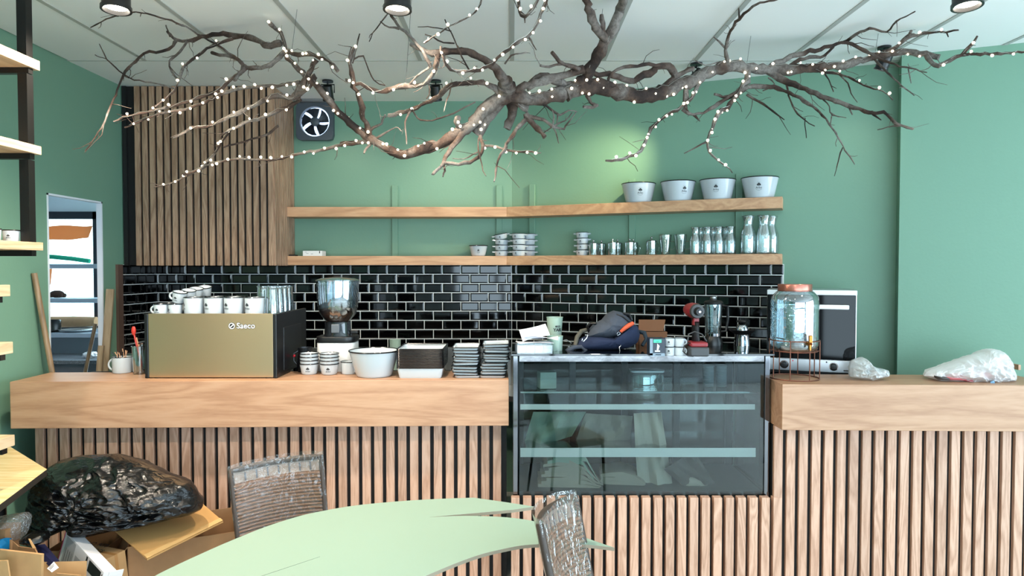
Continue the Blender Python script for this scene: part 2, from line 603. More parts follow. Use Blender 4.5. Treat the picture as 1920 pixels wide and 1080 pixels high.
# ---------------------------------------------------------------- slatted wall box
BX0, BX1, BY0 = XL + 0.01, W(515, 400, 5.26).x, 5.26
BZ0 = W(400, 498, 5.26).z
bx = thing('slatted_box', (XL + 0.6, 5.5, BZ0), label='tall brown slatted wall box hanging beside the doorway up to the ceiling', cat='slatted box')
MB().box((BX0, BY0 + 0.022, BZ0 + 0.004), (BX1 - 0.022, YB - 0.001, CZ - 0.002)).build('carcass', BLACK, bx, world=True)
def slat_mesh(w, d, h, m, ext=0.0):
    me = MB().box((-w / 2, -d, 0), (w / 2, ext, h)).mesh('slat', bevel=0.0015, bseg=1)
    me.materials.append(m)
    return me
hs = CZ - 0.004 - BZ0
sm = slat_mesh(0.038, 0.022, hs, BOXW)
p = 0.0558
n = int((BX1 - BX0 - 0.03) / p)
off = Vector(bx.location)
for i in range(n):
    link('slat', sm, bx, Vector((BX1 - 0.03 - i * p, BY0 + 0.022, BZ0)) - off)
MB().box((BX0, BY0, BZ0), (BX0 + 0.03, BY0 + 0.02, CZ - 0.003)).build('edge_strip', BLACK, bx, world=True)
for i in range(9):
    y = BY0 + 0.035 + i * (YB - BY0 - 0.06) / 8
    o = link('slat', sm, bx, Vector((BX1 - 0.022, y, BZ0)) - off, PI / 2)

# ---------------------------------------------------------------- shelves on the wall
SD = 0.205
zu1, zu0 = W(700, 388, YB - SD).z, W(700, 406.5, YB - SD).z
zl1, zl0 = W(700, 480, YB - SD).z, W(700, 497, YB - SD).z
XC = -SD * math.tan(TH / 2)
TSH = 2.09
def shelf(z0, z1, which):
    s = thing('wall_shelf', (-0.9, YB - 0.1, z0), label='%s of the two long oak wall shelves, bent at the corner' % which, cat='shelf', group='oak wall shelves')
    MB().prism([(BX1 + 0.001, YB - SD), (XC, YB - SD), (0, YB - 0.001), (BX1 + 0.001, YB - 0.001)], z0, z1).build('board', SHELFW, s, world=True, bevel=0.0015, bseg=1)
    c0 = A(0, 0.001, 0).xy; c1 = A(TSH, 0.001, 0).xy; c2 = A(TSH, SD, 0).xy
    MB().prism([(XC + 0.0008, YB - SD), c2, c1, c0], z0, z1).build('board', SHELFW, s, world=True, bevel=0.0015, bseg=1)
    return s
s1 = shelf(zu0, zu1, 'upper'); s2 = shelf(zl0, zl1, 'lower')
zb1 = W(740, 348, YB).z
for px in (741, 936):
    X = W(px, 400, YB).x
    for (z0, z1) in ((zl1, zu0), (zu1, zb1)):
        MB().box((X - 0.024, YB - 0.022, z0), (X + 0.024, YB, z1)).build('batten', GREEN, wb, bevel=0.002, bseg=1)
for px in (999, 1186, 1386):
    q, t = WA(px, 400, 0)
    for (z0, z1) in ((zl1, zu0), (zu1, zb1)):
        MB().prism([A(t - .024, 0, 0).xy, A(t + .024, 0, 0).xy, A(t + .024, .022, 0).xy, A(t - .024, .022, 0).xy], z0, z1).build('batten', GREEN, wa, bevel=0.002, bseg=1)

# ---------------------------------------------------------------- counters
CT = 1.225
def line_pt(p0, p1, s, off):
    d = (p1 - p0); d.normalize()
    return p0 + d * s + Vector((-d.y, d.x)) * off
def counter(p0, p1, depth, ztop, zbot, name_l, lab_top, lab_base, rec=0.115, pitch=0.0702, sw=0.048, s_off=0.0, extra=0.36):
    d = (p1 - p0); L = d.length; ang = math.atan2(d.y, d.x)
    top = MB()
    top.prism([line_pt(p0, p1, 0, 0), line_pt(p0, p1, L, 0), line_pt(p0, p1, L, depth), line_pt(p0, p1, 0, depth)], zbot, ztop)
    c = p0 + (p1 - p0) / 2
    t = top.build('countertop', OAK, bevel=0.003, bseg=2)
    tag(t, lab_top, 'countertop', 'thick oak countertops')
    base = thing('counter_base', (c.x, c.y + depth / 2, 0), label=lab_base, cat='counter', group='slatted counter fronts')
    q = MB()
    q.prism([line_pt(p0, p1, s_off, rec + 0.024), line_pt(p0, p1, L - 0.01, rec + 0.024), line_pt(p0, p1, L - 0.01, depth + extra), line_pt(p0, p1, s_off, depth + extra)], 0, zbot - 0.002)
    if extra:
        q.prism([line_pt(p0, p1, s_off, depth + 0.004), line_pt(p0, p1, L - 0.01, depth + 0.004), line_pt(p0, p1, L - 0.01, depth + extra), line_pt(p0, p1, s_off, depth + extra)], zbot - 0.002, 1.178)
    q.build('carcass', BLACK, base, world=True)
    me = slat_mesh(sw, 0.024, zbot - 0.004, SLATW)
    s = s_off + sw / 2
    off = Vector(base.location)
    while s < L - sw / 2 + 0.006:
        pt = line_pt(p0, p1, s, rec + 0.024)
        o = link('slat', me, base, Vector((pt.x, pt.y, 0.001)) - off, ang)
        s += pitch
    return t, base
ZF0 = W(500, 800, 3.95).z
pl0 = WZ(18, 716, CT).xy; pl1 = WZ(954, 712, CT).xy
counter(pl0, pl1, 0.36, CT, ZF0, 'left', 'long oak countertop carrying the espresso machine and the trays', 'slatted counter front below the espresso machine', s_off=0.06)
RC = 1.233
pr0 = WZ(1467, 720.5, RC).xy; pr1 = WZ(1920, 722.5, RC).xy
pr1 = pr0 + (pr1 - pr0) * 1.16
ZF1 = W(1600, 806.5, pr0.y).z
counter(pr0, pr1, 0.37, RC, ZF1, 'right', 'oak countertop right of the display case with the drink dispenser', 'slatted counter front at the right edge below the plastic bags', s_off=0.0, extra=0.0)

# steel worktop along the back wall
STW = mat('worktop_steel', (170, 172, 172), 0.3, 1.0)
wt = thing('back_worktop', (-1.4, 5.4, 0), label='stainless steel worktop with upstand under the black tiles', cat='worktop')
MB().box((XL + 0.03, 5.26, 0.86), (-0.12, YB - 0.001, 0.90)).build('top', STW, wt, world=True, bevel=0.003)
MB().box((XL + 0.03, YB - 0.022, 0.90), (-0.01, YB - 0.001, ZTB - 0.001)).build('upstand', STW, wt, world=True)
MB().prism([A(0, .022, 0).xy, A(2.1, .022, 0).xy, A(2.1, .001, 0).xy, A(0, .001, 0).xy], 0.90, ZTB - 0.001).build('upstand', STW, wt, world=True)
MB().prism([(-0.118, 5.26), A(1.3, 0.48, 0).xy, A(1.3, .001, 0).xy, (-0.0, YB - 0.001), (-0.118, YB - .001)], 0.86, 0.90).build('top', STW, wt, world=True)
MB().box((XL + 0.05, 5.3, 0), (-0.2, YB - 0.03, 0.858)).build('cabinet', BLACKP, wt, world=True)
# ================================================================ small room seen through the doorway
BRX0, BRY1 = -5.6, 6.6
b = MB()
wx0, wx1 = -5.25, W(192, 500, BRY1).x
wz1, wz0 = W(140, 397, BRY1).z, W(140, 622, BRY1).z
b.box((BRX0, BRY1, 0), (XL, BRY1 + 0.12, wz0)); b.box((BRX0, BRY1, wz1), (XL, BRY1 + 0.12, CZ)); b.box((BRX0, BRY1, wz0), (wx0, BRY1 + 0.12, wz1)); b.box((wx1, BRY1, wz0), (XL, BRY1 + 0.12, wz1))
wr = structure(b.build('wall_back_room', WHITEP)); tag(wr, 'white wall with a window in the small room beyond the doorway')
structure(MB().box((BRX0 - 0.1, 3.2, 0), (BRX0, BRY1, CZ)).build('wall_room_side', WHITEP))
structure(MB().box((BRX0, 3.1, 0), (XL - 0.03, 3.2, CZ)).build('wall_room_near', WHITEP))
structure(MB().box((BRX0 - 0.1, 3.1, 2.95), (XL - 0.03, BRY1 + 0.1, 3.05)).build('ceiling_room', WHITEP))
FRB = mat('blue_black_frame', (26, 32, 42), 0.4)
b = MB()
fw = 0.055
b.box((wx0, BRY1 - 0.02, wz1 - 0.07), (wx1, BRY1 + 0.06, wz1)); b.box((wx0, BRY1 - 0.02, wz0), (wx1, BRY1 + 0.06, wz0 + 0.05))
b.box((wx1 - 0.075, BRY1 - 0.02, wz0), (wx1, BRY1 + 0.06, wz1)); b.box((wx0, BRY1 - 0.02, wz0), (wx0 + fw, BRY1 + 0.06, wz1))
wi = structure(b.build('window_1', FRB)); tag(wi, 'dark framed window of the small room')
MB().box((wx0 + fw, BRY1 + 0.01, wz0 + 0.05), (wx1 - 0.075, BRY1 + 0.016, wz1 - 0.07)).build('pane', GLASS, wi)
KRAFT = mat('kraft_paper', (206, 160, 118), 0.8, var=0.1, bscale=12)
def backlit_paper():
    m = bpy.data.materials.new('backlit_paper'); m.use_nodes = True
    nt = m.node_tree; nt.nodes.clear()
    out = nt.nodes.new('ShaderNodeOutputMaterial'); a = nt.nodes.new('ShaderNodeBsdfDiffuse'); c = nt.nodes.new('ShaderNodeBsdfTranslucent'); mx = nt.nodes.new('ShaderNodeMixShader')
    a.inputs['Color'].default_value = lin((210, 164, 122)); c.inputs['Color'].default_value = lin((214, 150, 100)); mx.inputs['Fac'].default_value = .6
    nt.links.new(a.outputs[0], mx.inputs[1]); nt.links.new(c.outputs[0], mx.inputs[2]); nt.links.new(mx.outputs[0], out.inputs['Surface'])
    return m
PAPB = backlit_paper()
def sheet_px(pts, Y, bulge=0.01, n=8):
    """quad of pixels (tl, tr, br, bl) at depth Y with a slight belly"""
    g = []
    for i in range(n + 1):
        v = i / n
        row = []
        for j in range(n + 1):
            u = j / n
            p = [(pts[0][k] * (1 - u) + pts[1][k] * u) * (1 - v) + (pts[3][k] * (1 - u) + pts[2][k] * u) * v for k in (0, 1)]
            row.append(W(p[0], p[1] + 1.2 * math.sin(u * 9 + v * 2), Y - bulge * math.sin(u * PI) * math.sin(v * PI)))
        g.append(row)
    return g
o = MB().sheet(sheet_px([(60, 424), (174, 423), (166, 447), (60, 452)], BRY1 - 0.015), 0.001).build('taped_paper', PAPB, smooth=True)
tag(o, 'tan paper strip taped across the top of the small window', 'paper')
o = MB().tube([W(40, 606, 6.42), W(95, 604, 6.42), W(140, 603, 6.42), W(181, 603, 6.42)], [0.05, 0.052, 0.05, 0.044], 12).build('paper_roll', KRAFT, smooth=True)
tag(o, 'rolled brown paper lying along the sill of the small window', 'paper roll')
o = MB().sheet(sheet_px([(60, 500), (98, 503), (95, 535), (60, 545)], BRY1 - 0.015), 0.001).build('taped_paper', PAPB, smooth=True)
tag(o, 'torn tan paper scrap at the left of the small window', 'paper')
# sill board + white rack before the window
RK = mat('rack_white', (196, 206, 222), 0.5)
rk = thing('storage_rack', (-4.0, 6.2, 0), label='white storage rack before the small room window', cat='rack')
for y0, y1 in ((495, 503.5), (560, 568)):
    p = W(90, y0, 6.06); q = W(90, y1, 6.06)
    MB().box((-5.2, 6.06, q.z), (-3.35, 6.36, p.z)).build('shelf_board', RK, rk, world=True, bevel=0.002)
zs1, zs0 = W(90, 625, 6.06).z, W(90, 633, 6.06).z
MB().box((-5.2, 6.06, zs0), (-3.35, 6.5, zs1)).build('shelf_board', RK, rk, world=True, bevel=0.002)
for x in (-5.2, -3.39):
    MB().box((x, 6.3, 0), (x + 0.04, 6.34, W(90, 495, 6.06).z - 0.001)).build('upright', RK, rk, world=True)
MB().box((-5.2, 6.34, 0.9), (-3.35, 6.37, zs0 - 0.001)).build('back_panel', mat('grey_panel', (150, 156, 164), 0.6), rk, world=True)
zt = W(90, 495, 6.06).z
o = MB().tube([(-4.75 + 0.16 * k, 6.2 - 0.03 * math.sin(k * .8), zt + 0.022 + 0.05 * math.sin(0.15 + k / 6.0 * 2.9)) for k in range(7)], 0.02, 8).build('garden_hose', mat('teal_hose', (20, 168, 130), 0.4), smooth=True)
tag(o, 'teal green hose arching over the top board of the white rack', 'hose')
zt2 = W(90, 560, 6.06).z
dc = W(107, 553, 6.18); dc.z = zt2 + 0.036
o = MB().ball(dc, 0.05, 12, 8, (1.3, 0.8, 0.7))
for k in range(10):
    a = random.random() * 6.28
    o.ball(dc + Vector((0.06 * math.cos(a), 0.03 * math.sin(a), -0.012)), 0.022, 7, 5)
o = o.build('dried_flowers', mat('dried_brown', (84, 58, 46), 0.8), smooth=True)
tag(o, 'small dried brown bundle on the middle board of the white rack', 'dried plant')
o = MB().lathe([(0.07, 0), (0.085, 0.01), (0.085, 0.1), (0.08, 0.105), (0.075, 0.1), (0.075, 0.02)], 18, T(W(94, 625, 6.2).x, 6.2, zs1 + 0.001)).build('pot', BLACKP, smooth=True)
tag(o, 'black pot on the lowest board of the white rack', 'pot')
o = MB().lathe([(0.1, 0), (0.15, 0.012), (0.16, 0.02), (0.1, 0.008)], 20, T(W(148, 625.5, 6.25).x, 6.25, zs1 + 0.001)).build('plate', ENAMEL, smooth=True)
tag(o, 'white plate on the lowest board of the white rack', 'plate')
gr = MB().box((-5.2, 5.7, W(90, 683, 5.7).z), (-3.2, 6.2, W(90, 676, 5.7).z)).build('granite_slab', mat('grey_granite', (120, 124, 128), 0.35, var=0.5, bscale=90), bevel=0.003)
tag(gr, 'grey speckled granite slab in the small room', 'worktop')
cb = MB().box((-5.15, 5.74, 0), (-3.25, 6.03, W(90, 683, 5.7).z - 0.001)).build('low_cabinet', mat('grey_laminate', (110, 114, 120), 0.5))
tag(cb, 'grey low cabinet under the granite slab', 'cabinet')
def crumple(c, r, sc, n=3, amp=0.35, freq=7.0, seed=0):
    bm = bmesh.new(); bmesh.ops.create_icosphere(bm, subdivisions=n, radius=1.0)
    mb = MB(); vs = []
    for v in bm.verts:
        d = 1 + amp * mnoise.noise(v.co * 2.2 + Vector((seed, 0, 0))) + amp * 0.5 * (abs(mnoise.noise(v.co * freq + Vector((0, seed, 0)))) * 2 - 0.5)
        vs.append(Vector((v.co.x * sc[0], v.co.y * sc[1], v.co.z * sc[2])) * r * d + Vector(c))
    fs = [tuple(v.index for v in f.verts) for f in bm.faces]
    bm.free()
    return mb.add(vs, fs)
TISSUE = mat('white_tissue', (235, 236, 238), 0.8)
g0 = W(162, 676, 5.8)
o = crumple((g0.x, 5.85, W(90, 676, 5.7).z + 0.028), 0.04, (1.5, 1, 0.75)).build('crumpled_tissue', TISSUE)
tag(o, 'crumpled white tissue on the granite slab', 'tissue')

# ---------------------------------------------------------------- poles and planks by the doorway
def lean(name, px0, py0, Y0, px1, py1, Y1, label, cat, r=None, w=None, m=None):
    a, c = W(px0, py0, Y0), W(px1, py1, Y1)
    d = c - a
    e = a + d * ((0.002 - a.z) / d.z)
    b = MB()
    if r:
        b.tube([a, (a + e) / 2, e], r, 10)
    else:
        t = (e - a).normalized(); s = Vector((1, 0.15, 0)); s = (s - t * s.dot(t)).normalized(); n = t.cross(s)
        M = frame_mat(a, s, n, t)
        b.box((-w / 2, -0.01, 0), (w / 2, 0.01, (e - a).length), M)
    return tag(b.build(name, m or STICK, smooth=bool(r)), label, cat)
lean('wooden_pole', 64, 512, 4.255, 98, 700, 4.30, 'round weathered wooden pole leaning on the green wall left of the doorway', 'pole', r=0.017)
lean('wooden_stick', 179, 607, 5.35, 160, 697, 5.3, 'thin round stick leaning inside the doorway', 'pole', r=0.014)
PLK = wood('grey_plank', (128, 108, 82), (152, 132, 104), (170, 150, 122), 'z')
lean('wooden_plank', 207, 542, 4.98, 196, 697, 4.93, 'flat pale plank leaning right of the doorway', 'plank', w=0.05, m=PLK)
lean('wooden_plank', 190, 648, 4.80, 186, 697, 4.78, 'short offcut plank beside the taller pale plank', 'plank', w=0.035, m=PLK)

# ---------------------------------------------------------------- shelf rack at the left edge
rx1 = W(75, 124, 3.2).x
rack = thing('shelf_rack', (rx1 - 0.18, 2.7, 0), label='tall black steel rack with thick pale wood shelves at the left edge', cat='rack')
rx0 = rx1 - 0.36
def rshelf(py0, py1, yend, ynear=1.75):
    zt, zb = W(75, py0, 3.2).z, W(75, py1, 3.2).z
    MB().box((rx0, ynear, zb), (rx1, yend, zt)).build('shelf_board', PINE, rack, world=True, bevel=0.002)
    MB().box((rx0 + 0.02, yend - 0.06, zb - 0.026), (rx1 - 0.012, yend - 0.03, zb - 0.0005)).build('cross_bar', BLACKM, rack, world=True)
    return zt, zb
z1 = rshelf(115, 133, 3.2); z2 = rshelf(275, 291, 3.2); z3 = rshelf(455, 470, 3.2)
rshelf(532, 552, 2.985); rshelf(632, 652, 2.995); rshelf(795, 814, 2.995)
MB().box((rx1 - 0.055, 3.13, z1[0]), (rx1 - 0.013, 3.172, CZ - 0.002)).build('post', BLACKM, rack, world=True)
MB().box((rx1 - 0.055, 3.13, z2[0]), (rx1 - 0.013, 3.172, z1[1] - 0.03)).build('post', BLACKM, rack, world=True)
MB().box((rx1 - 0.055, 3.13, z3[0]), (rx1 - 0.013, 3.172, z2[1] - 0.03)).build('post', BLACKM, rack, world=True)
for y in (1.8, 2.95):
    MB().box((rx1 - 0.112, y - 0.02, 0), (rx1 - 0.074, y + 0.02, z3[1] - 0.03)).build('post', BLACKM, rack, world=True)
    MB().box((rx0 + 0.015, y - 0.02, 0), (rx0 + 0.053, y + 0.02, CZ - 0.002)).build('post', BLACKM, rack, world=True)
RACKZ = z3[0]

# ---------------------------------------------------------------- extractor fan
fx, fz, fr = W(593, 230, YB).x, W(593, 230, YB).z, 0.152
fan = thing('extractor_fan', (fx, YB, fz), label='square dark grey extractor fan high on the green wall beside the slatted box', cat='fan')
FANG = mat('fan_grey', (72, 80, 88), 0.5)
def rrect(w, h, r, n=5):
    pts = []
    for cx, cy, a0 in ((w - r, h - r, 0), (-w + r, h - r, PI / 2), (-w + r, -h + r, PI), (w - r, -h + r, 1.5 * PI)):
        for k in range(n + 1):
            a = a0 + PI / 2 * k / n
            pts.append((cx + r * math.cos(a), cy + r * math.sin(a)))
    return pts
MF = R(PI / 2, 'X')            # local z -> -y
def ringplate(b, outer, rin, z0, z1, M, n=40):
    """plate with a round hole"""
    vs = []
    for k in range(n):
        a = 2 * PI * k / n
        c, s = math.cos(a), math.sin(a)
        # outer point on the rounded square along that ray
        t = 1e9
        L = len(outer)
        for i in range(L):
            (x0, y0), (x1, y1) = outer[i], outer[(i + 1) % L]
            den = (x1 - x0) * s - (y1 - y0) * c
            if abs(den) < 1e-9: continue
            u = (y0 * c - x0 * s) / den
            if -1e-6 <= u <= 1 + 1e-6:
                tt = (x0 + u * (x1 - x0)) * c + (y0 + u * (y1 - y0)) * s
                if tt > 0: t = min(t, tt)
        for (q, z) in ((t, z0), (t, z1), (rin, z1), (rin, z0)):
            vs.append(M @ Vector((q * c, q * s, z)))
    fs = []
    for k in range(n):
        j = (k + 1) % n
        for q in range(4):
            fs.append((4 * k + q, 4 * j + q, 4 * j + (q + 1) % 4, 4 * k + (q + 1) % 4))
    return b.add(vs, fs)
ringplate(MB(), rrect(fr, fr, 0.035), 0.122, 0.0, 0.05, MF).build('frame', FANG, fan, auto=0.6)
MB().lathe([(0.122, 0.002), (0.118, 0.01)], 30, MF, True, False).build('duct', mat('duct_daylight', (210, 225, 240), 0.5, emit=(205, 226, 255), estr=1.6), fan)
MB().lathe([(0.036, 0.02), (0.036, 0.05), (0.03, 0.056)], 20, MF).build('hub', FANG, fan, smooth=True)
FB = mat('fan_blade', (14, 24, 38), 0.35)
for k in range(5):
    a = 2 * PI * k / 5 + 0.3
    g = []
    for i in range(4):
        r = 0.034 + i * 0.026
        row = []
        for j in range(4):
            th = a + (j / 3 - 0.5) * (0.78 + 0.1 * i) + i * 0.08
            row.append(MF @ Vector((r * math.cos(th), r * math.sin(th), 0.024 + 0.012 * (j / 3))))
        g.append(row)
    MB().sheet(g, 0.002).build('blade', FB, fan)
MB().box((-0.13, -0.09, 0.153), (0.1, 0.0, 0.20)).build('cowl', mat('cowl_grey', (120, 122, 124), 0.5), fan, bevel=0.02, bseg=3)
# ================================================================ crockery
ORD = ['lowest', 'second lowest', 'third lowest', 'fourth lowest', 'fifth lowest', 'sixth lowest', 'seventh lowest', 'eighth lowest', 'ninth lowest', 'tenth lowest', 'eleventh lowest', 'twelfth lowest', 'thirteenth lowest', 'fourteenth lowest']
def ordn(i, n):
    return 'topmost' if i == n - 1 and n > 1 else ORD[i]
_proto = {}
def round_vessel(name, loc, rz, label, cat, group, R1, R0, h, logo=0.0, logo_ang=-PI / 2, rim=0.0028, handle=None, ears=False, thick=0.003, seg=32, arc=True, rot=None, logo_z=0.3):
    t = thing(name, loc, rz, label, cat, group, rot)
    key = ('rv', R1, R0, h, rim, handle, ears, logo, logo_ang, arc)
    if key not in _proto:
        rb = min(0.012, h * 0.15)
        def rad(z):
            return R0 + (R1 - R0) * max(0.0, min(1.0, z / h))
        P = [(R0 * 0.5, 0.001), (R0 - rb * 0.7, 0.0), (R0 - rb * 0.2, rb * 0.2), (R0 + (R1 - R0) * rb / h, rb), (R1, h), (R1 - thick, h), (R0 - thick + (R1 - R0) * rb / h, rb * 1.2), (R0 - rb, thick * 1.5), (R0 * 0.4, thick * 1.4)]
        me = [('body', MB().lathe(P, seg).mesh('body', smooth=True), ENAMEL)]
        me.append(('rim', MB().torus(R1, rim, h, seg, 6).mesh('rim', smooth=True), RIM))
        if handle:
            hw, ht = handle
            pts = [(0, 0)] * 0
            for k in range(9):
                a = -PI / 2 + PI * k / 8
                pts.append(Vector((-(rad(h * .5) + hw * math.cos(a) - 0.002), 0, h * 0.5 + ht * math.sin(a))))
            me.append(('handle', MB().tube(pts, 0.0062, 8).mesh('handle', smooth=True), ENAMEL))
        if ears:
            for s in (-1, 1):
                g = MB().tube([Vector((s * (rad(h * .72) - 0.004), -0.018, h * .72)), Vector((s * (R1 + 0.014), -0.013, h * .76)), Vector((s * (R1 + 0.017), 0, h * .77)), Vector((s * (R1 + 0.014), 0.013, h * .76)), Vector((s * (rad(h * .72) - 0.004), 0.018, h * .72))], 0.0055, 6)
                me.append(('handle', g.mesh('handle', smooth=True), ENAMEL))
        if logo:
            d2 = leaf_logo(logo, arc)
            vs = []
            for x, y in d2[0]:
                z = h * logo_z + y
                r = rad(z) + 0.0009
                a = logo_ang + x / r
                vs.append((r * math.cos(a), r * math.sin(a), z))
            m = bpy.data.meshes.new('logo'); m.from_pydata(vs, [], d2[1])
            me.append(('logo', m, LOGO))
        for n, m, mt in me:
            m.materials.append(mt)
        _proto[key] = me
    for n, m, mt in _proto[key]:
        link(n, m, t)
    return t
def dish(name, loc, rz, label, cat, group, w, d, h, rimr, taper=0.012, tilt=(0, 0)):
    t = thing(name, loc, rz, label, cat, group, rot=(tilt[0], tilt[1], rz))
    key = ('dish', w, d, h, rimr)
    if key not in _proto:
        r = 0.018
        def loop(ins, z):
            return [(x, y, z) for x, y in rrect(w / 2 - ins, d / 2 - ins, max(r - ins * .3, 0.008), 4)]
        loops = [loop(taper + .002, 0.0), loop(taper * .85, h * .12), loop(0, h), loop(0.0022, h), loop(taper, h * .2), loop(taper + .004, 0.003)]
        b = MB(); n = len(loops[0]); vs = [p for l in loops for p in l]
        fs = [tuple(reversed(range(n)))]
        for i in range(len(loops) - 1):
            for k in range(n):
                fs.append((i * n + k, i * n + (k + 1) % n, (i + 1) * n + (k + 1) % n, (i + 1) * n + k))
        fs.append(tuple(range((len(loops) - 1) * n, len(loops) * n)))
        m1 = b.add(vs, fs).mesh('body', smooth=True); m1.materials.append(ENAMEL)
        m2 = MB().tube([Vector((x, y, h)) for x, y in rrect(w / 2, d / 2, r, 4)], rimr, 6, closed=True).mesh('rim', smooth=True); m2.materials.append(RIM)
        _proto[key] = (m1, m2)
    link('body', _proto[key][0], t); link('rim', _proto[key][1], t)
    return t

# ---------------------------------------------------------------- espresso machine (seen from behind)
EY = 4.02
ex0, ex1 = W(271, 650, EY).x, W(519, 650, EY).x
ez1 = W(400, 588, EY).z
em = thing('espresso_machine', ((ex0 + ex1) / 2, EY + 0.28, CT), label='brushed steel espresso machine with black sides on the left countertop', cat='coffee machine')
ED = 0.58
MB().box((ex0 + 0.022, EY + 0.004, CT + 0.004), (ex1 - 0.022, EY + ED, ez1 - 0.02)).build('body', BLACKP, em, world=True)
MB().box((ex0 + 0.024, EY, CT + 0.006), (ex1 - 0.022, EY + 0.004, ez1)).build('back_panel', STEEL, em, world=True, bevel=0.0012, bseg=1)
for x0, x1, s in ((ex0, ex0 + 0.023, -1), (ex1 - 0.021, ex1, 1)):
    sp = MB().prism([(EY - 0.002, CT + 0.001), (EY + ED, CT + 0.02), (EY + ED, ez1 + 0.0), (EY - 0.002, ez1 - 0.002)], x0, x1, Matrix(((0, 0, 1, 0), (1, 0, 0, 0), (0, 1, 0, 0), (0, 0, 0, 1)))).build('side_panel', BLACKP, em, world=True, bevel=0.004)
    xx = x1 if s > 0 else x0
    MB().box((xx - 0.003, EY + 0.12, CT + 0.03), (xx + 0.003, EY + 0.46, ez1 - 0.09)).build('inset_panel', mat('inset_black', (24, 24, 26), 0.3), sp, world=True, bevel=0.002)
MB().box((ex0 + 0.022, EY + 0.004, ez1 - 0.02), (ex1 - 0.022, EY + ED, ez1 - 0.014)).build('cup_tray', CHROME, em, world=True)
for y in (EY + 0.03, EY + ED - 0.03):
    for x in (ex0 + 0.06, ex1 - 0.06):
        MB().lathe([(0.02, 0), (0.02, 0.01)], 12, T(x, y, CT if y < 4.3 else 1.1785)).build('foot', BLACKP, em, world=True) if y < 4.3 else MB().lathe([(0.02, 0), (0.02, 0.055)], 12, T(x, y, 1.1785)).build('foot', BLACKP, em, world=True)
for x in (ex0 + 0.22, ex1 - 0.22):
    MB().lathe([(0.035, 0), (0.04, 0.08)], 16, T(x, EY + ED + 0.03, CT + 0.2)).build('brew_group', CHROME, em, world=True)
lm = mat('badge_white', (232, 232, 226), 0.4)
lc = W(461, 612, EY)
s = 0.0118
MT = frame_mat((lc.x, EY - 0.0012, lc.z - 0.011), (1, 0, 0), (0, 0, 1), (0, -1, 0))
ms = frame_mat((lc.x, EY - 0.0006, lc.z - 0.011), (1, 0, 0), (0, 0, 1), (0, -1, 0))
print_flat('badge_outline', join2d([text2d('Saeco', 0.046, bold=0.0028), disc2d(-0.0815, 0.0135, 0.0205, 22)]), ms, INK, em, True)
print_flat('badge_text', join2d([text2d('Saeco', 0.046, bold=0.0006), ring2d(-0.0815, 0.0135, 0.0135, 0.018, 0, 2 * PI, 24),
           ([(-0.094, 0.006), (-0.088, 0.004), (-0.070, 0.019), (-0.0735, 0.024)], [(0, 1, 2, 3)])]), MT, lm, em, True)

zc = ez1 - 0.0135
def on_machine(px, Y):
    return Vector(((px - 960) / F * Y, Y, zc))
for i, px in enumerate((363, 401, 438, 477)):
    round_vessel('enamel_mug', on_machine(px, 4.095), 0.0, 'white enamel mug in the front row on the espresso machine, %s from the left' % ('first', 'second', 'third', 'last')[i], 'mug', 'mugs on the espresso machine', 0.0555, 0.053, 0.105, logo=0.04, logo_ang=-PI / 2 - (0.95 if i == 0 else 0.55), arc=False, logo_z=0.34)
for i, px in enumerate((369, 406, 441)):
    round_vessel('enamel_mug', on_machine(px, 4.225), 0.0, 'white enamel mug in the back row on the espresso machine, %s from the left' % ('first', 'second', 'third')[i], 'mug', 'mugs on the espresso machine', 0.0555, 0.053, 0.105)
for i, (px, Y) in enumerate(((301, 4.075), (328, 4.085))):
    round_vessel('espresso_cup', on_machine(px, Y), 0.0, ('small espresso cup with its handle to the left at the machine corner', 'small espresso cup between the corner cup and the big mugs')[i], 'cup', 'small espresso cups', 0.039, 0.037, 0.066, logo=0.026, logo_ang=-PI / 2 - (0.15, 0.7)[i], handle=(0.022, 0.02), arc=False, logo_z=0.25)
for i, (px, py, Y, rz) in enumerate(((334, 4.1, 4.13, 0), (352, 0, 4.21, -.3), (367, 0, 4.30, -.5), (384, 0, 4.39, -.7))):
    p = on_machine(px, Y); p.z = zc + 0.072 + 0.008 * i
    round_vessel('espresso_cup', p, 0, 'tilted espresso cup in the leaning pile, %s' % ('nearest with two handles showing', 'second back', 'third back', 'farthest and whitest')[i], 'cup', 'small espresso cups', 0.041, 0.034, 0.066, logo=0.026 if i == 0 else 0.0, logo_ang=-PI / 2 - .15, handle=(0.022, 0.02) if i < 2 else None, arc=False, rot=(0.12, 0.22, rz), logo_z=0.25)
# the tilted cups rest on a second pair behind the first
for i, (px, Y) in enumerate(((316, 4.17), (340, 4.28), (362, 4.36))):
    round_vessel('espresso_cup', on_machine(px, Y), 0.5, 'hidden espresso cup carrying the leaning pile, %s' % ('left', 'middle', 'right')[i], 'cup', 'small espresso cups', 0.039, 0.037, 0.066)

